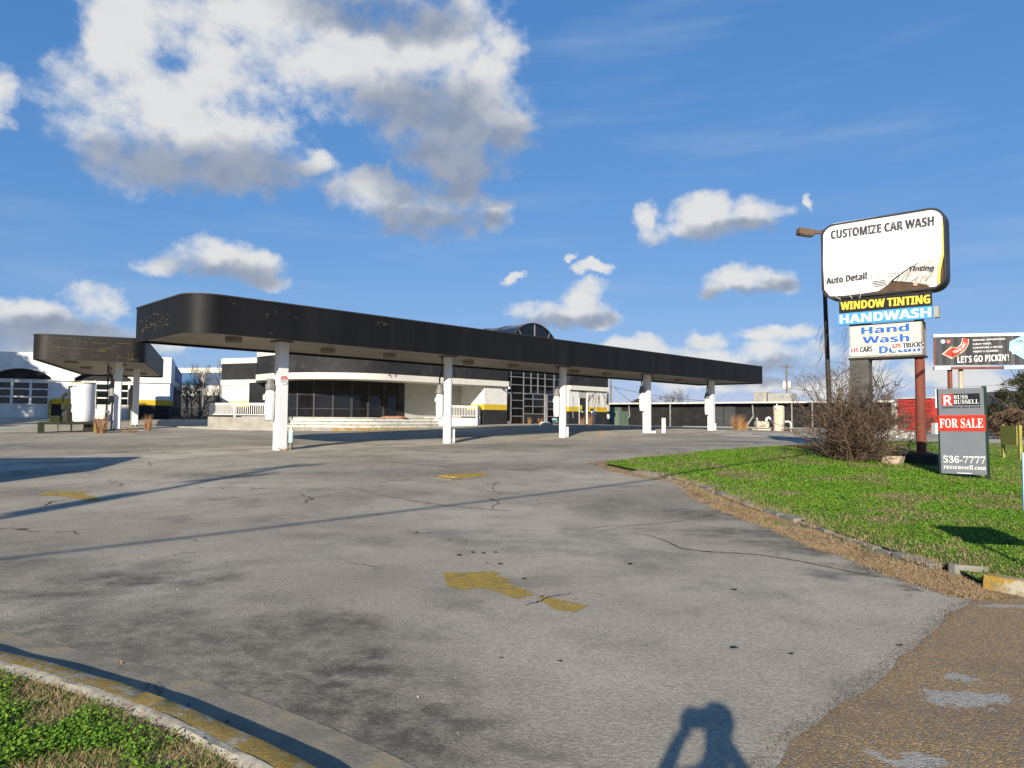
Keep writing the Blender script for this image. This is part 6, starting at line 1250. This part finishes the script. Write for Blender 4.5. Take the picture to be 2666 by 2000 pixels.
def photographer():
    t_ = thing('person', 'person in dark jacket and jeans holding a camera up to the face', 'person', (0.02, -.30, 0))
    V = {}; E = []; rad = []
    J = [('pel', (0, 0, .96), .16), ('bel', (0, .0, 1.10), .155), ('che', (0, .0, 1.30), .17), ('nec', (0, .01, 1.48), .065), ('hd0', (.04, .03, 1.56), .065), ('hd1', (.05, .05, 1.65), .08), ('hd2', (.05, .04, 1.72), .06)]
    for s, n in ((-1, 'l'), (1, 'r')): J += [('sh'+n, (s*.19, 0, 1.43), .075), ('el'+n, (s*.27, .14, 1.25), .046), ('wr'+n, (s*.095, .19, 1.585), .032), ('hip'+n, (s*.10, 0, .90), .11), ('kn'+n, (s*.13, .02, .50), .075), ('an'+n, (s*.15, -.02, .09), .05), ('to'+n, (s*.17, .16, .04), .045)]
    ix = {j[0]: i for i, j in enumerate(J)}; ed = [('pel', 'bel'), ('bel', 'che'), ('che', 'nec'), ('nec', 'hd0'), ('hd0', 'hd1'), ('hd1', 'hd2')]
    for n in 'lr': ed += [('che', 'sh'+n), ('sh'+n, 'el'+n), ('el'+n, 'wr'+n), ('pel', 'hip'+n), ('hip'+n, 'kn'+n), ('kn'+n, 'an'+n), ('an'+n, 'to'+n)]
    me = bpy.data.meshes.new('body'); me.from_pydata([j[1] for j in J], [(ix[a], ix[b_]) for a, b_ in ed], []); o = link('body', me, t_)
    md = o.modifiers.new('skin', 'SKIN'); me.skin_vertices  # layer made by the modifier
    for i, j in enumerate(J): me.skin_vertices[0].data[i].radius = (j[2], j[2]); me.skin_vertices[0].data[i].use_root = (i == 0)
    o.modifiers.new('sub', 'SUBSURF').levels = 2; o.modifiers['sub'].render_levels = 2; me.materials.append(MATS['cloth_dark'])
    mb = MB(); mb.lathe([(.03, 1.60), (.07, 1.64), (.088, 1.69), (.08, 1.76), (.045, 1.79)], 14, (.05, .03)); mb.ob('hair', 'hair', t_, smooth=True)
    cu = MB(); cu.bevbox(-.075, .055, .165, .225, 1.60, 1.69, .01); cu.ob('held_camera', 'hose_black', t_)
    for s in (-1, 1):
        hb = MB(); hb.bevbox(s*.085-.022, s*.085+.022, .15, .23, 1.56, 1.66, .012)
        for k in range(4): hb.tube([(s*.085, .175+k*.016, 1.65-k*.004), (s*.075, .18+k*.016, 1.70-k*.006), (s*.045, .185+k*.014, 1.71-k*.008)], [.009, .008, .007], 6)
        hb.ob if False else hb.tube([(s*.08, .16, 1.60), (s*.055, .155, 1.615), (s*.03, .158, 1.63)], [.011, .010, .008], 6); hb.ob('hand', 'skin', t_, smooth=True)
photographer()

def ribbon_decal(name, pts_, w0, w1, mat, dz, label=None):
    p_ = smooth_path(XY(pts_), 6); n = len(p_); L_ = []; Rr = []
    for i, q in enumerate(p_):
        a = Vector(p_[max(i-1, 0)]); b2 = Vector(p_[min(i+1, n-1)]); d = (b2-a).normalized(); w_ = (w0+(w1-w0)*random.random())*.5*(.35+.65*math.sin(math.pi*min(1, max(0, i/(n-1)))))
        j = random.uniform(-.015, .015); L_.append((q[0]-d.y*(w_+j), q[1]+d.x*(w_+j))); Rr.append((q[0]+d.y*(w_-j), q[1]-d.x*(w_-j)))
    mb = MB(); vs = [(x_, y_, float(gz(x_, y_))+dz) for x_, y_ in L_]+[(x_, y_, float(gz(x_, y_))+dz) for x_, y_ in Rr]; mb.add(vs, [(i, i+1, n+i+1, n+i) for i in range(n-1)]); o = mb.ob(name, mat); o['kind'] = 'structure'; return o
random.seed(19)
ribbon_decal('pavement_joint', [(1640, 1388), (1690, 1395), (1740, 1412), (1765, 1425), (1830, 1436), (1900, 1440), (1980, 1446), (2060, 1458), (2130, 1472), (2230, 1492), (2300, 1505)], .02, .06, 'soil', .006)
ribbon_decal('pavement_joint', [(1400, 1556), (1380, 1582), (1345, 1588)], .008, .02, 'hose_black', .0075) if False else ribbon_decal('pavement_crack', [(1365, 1578), (1400, 1568), (1435, 1556), (1490, 1546)], .008, .022, 'hose_black', .009)
ribbon_decal('pavement_joint', [(1500, 1385), (1570, 1372), (1660, 1368), (1760, 1358), (1850, 1342)], .015, .04, 'gutter_dirt_step_shade', .006)
ribbon_decal('pavement_crack', [(280, 1181), (330, 1178), (380, 1178)], .08, .2, 'soil', .007)
ribbon_decal('pavement_joint', [(900, 1268), (1000, 1290), (1110, 1310), (1250, 1325), (1330, 1330)], .03, .08, 'gutter_dirt_step_shade', .006)
# gravel spilling over the edge of the street and grit along the joint
bx0 = np.array(SB); seg = rng.integers(0, len(bx0)-1, 2600); f = rng.random(2600)[:, None]; q = bx0[seg]*(1-f)+bx0[seg+1]*f+rng.normal(size=(2600, 2))*.035-np.abs(rng.normal(size=(2600, 1)))*np.array([[.03, -.02]]); leaves('spilled_gravel', q[:, 0], q[:, 1], gz(q[:, 0], q[:, 1])+.008, .005, 'soil', 2.0, 'loose brown gravel spilling from the street onto the asphalt')
x, y = scatter(offset(KI, .06)+offset(KI, -.10)[::-1], 9000, lambda x, y: np.clip((fbm(x, y, 3, 41)-.42)*5, 0, 1)); blades('kerb_back_grass', x, y, .10, .04, .006, 'dry_blade', 2.2, 'dry blades creeping over the back of the yellow kerb')
kp = offset(RK, .12)+offset(RK, -.16)[::-1]; x, y = scatter(kp, 26000, lambda x, y: np.clip((fbm(x, y, 2.4, 43)-.45)*6, 0, 1)); blades('kerb_stone_grass', x, y, .06, .05, .010, 'dry_blade', 2.0, 'dry grass growing over the half buried kerb stones')

pv_ = np.array(smooth_path(strip[:-1], 6)); k_ = rng.integers(0, len(pv_), 15000); q = pv_[k_]+rng.normal(size=(15000, 2))*.06; ok = fbm(q[:, 0], q[:, 1], 2.0, 51) > .40; q = q[ok]; blades('verge_edge_straw', q[:, 0], q[:, 1], .006, .03, .008, 'dry_blade', 3.0, 'straw fraying over the asphalt edge along the dry verge')

# leafless scrub growing in front of the red shop
for k, (px, Y, h, lab) in enumerate(((2350, 57, 2.6, 'bare scrub in front of the red shingles by the stone pier'), (2405, 55, 2.3, 'bare scrub in front of the red shingles by the red sign leg'), (2290, 50, 2.2, 'bare scrub above the pale rubble bank'))): bare_tree(Gd(px, Y), h, lab, 'bare scrub by the red shop', 4, .05, .75, 70+k, 5, 'twig', (3, 4))
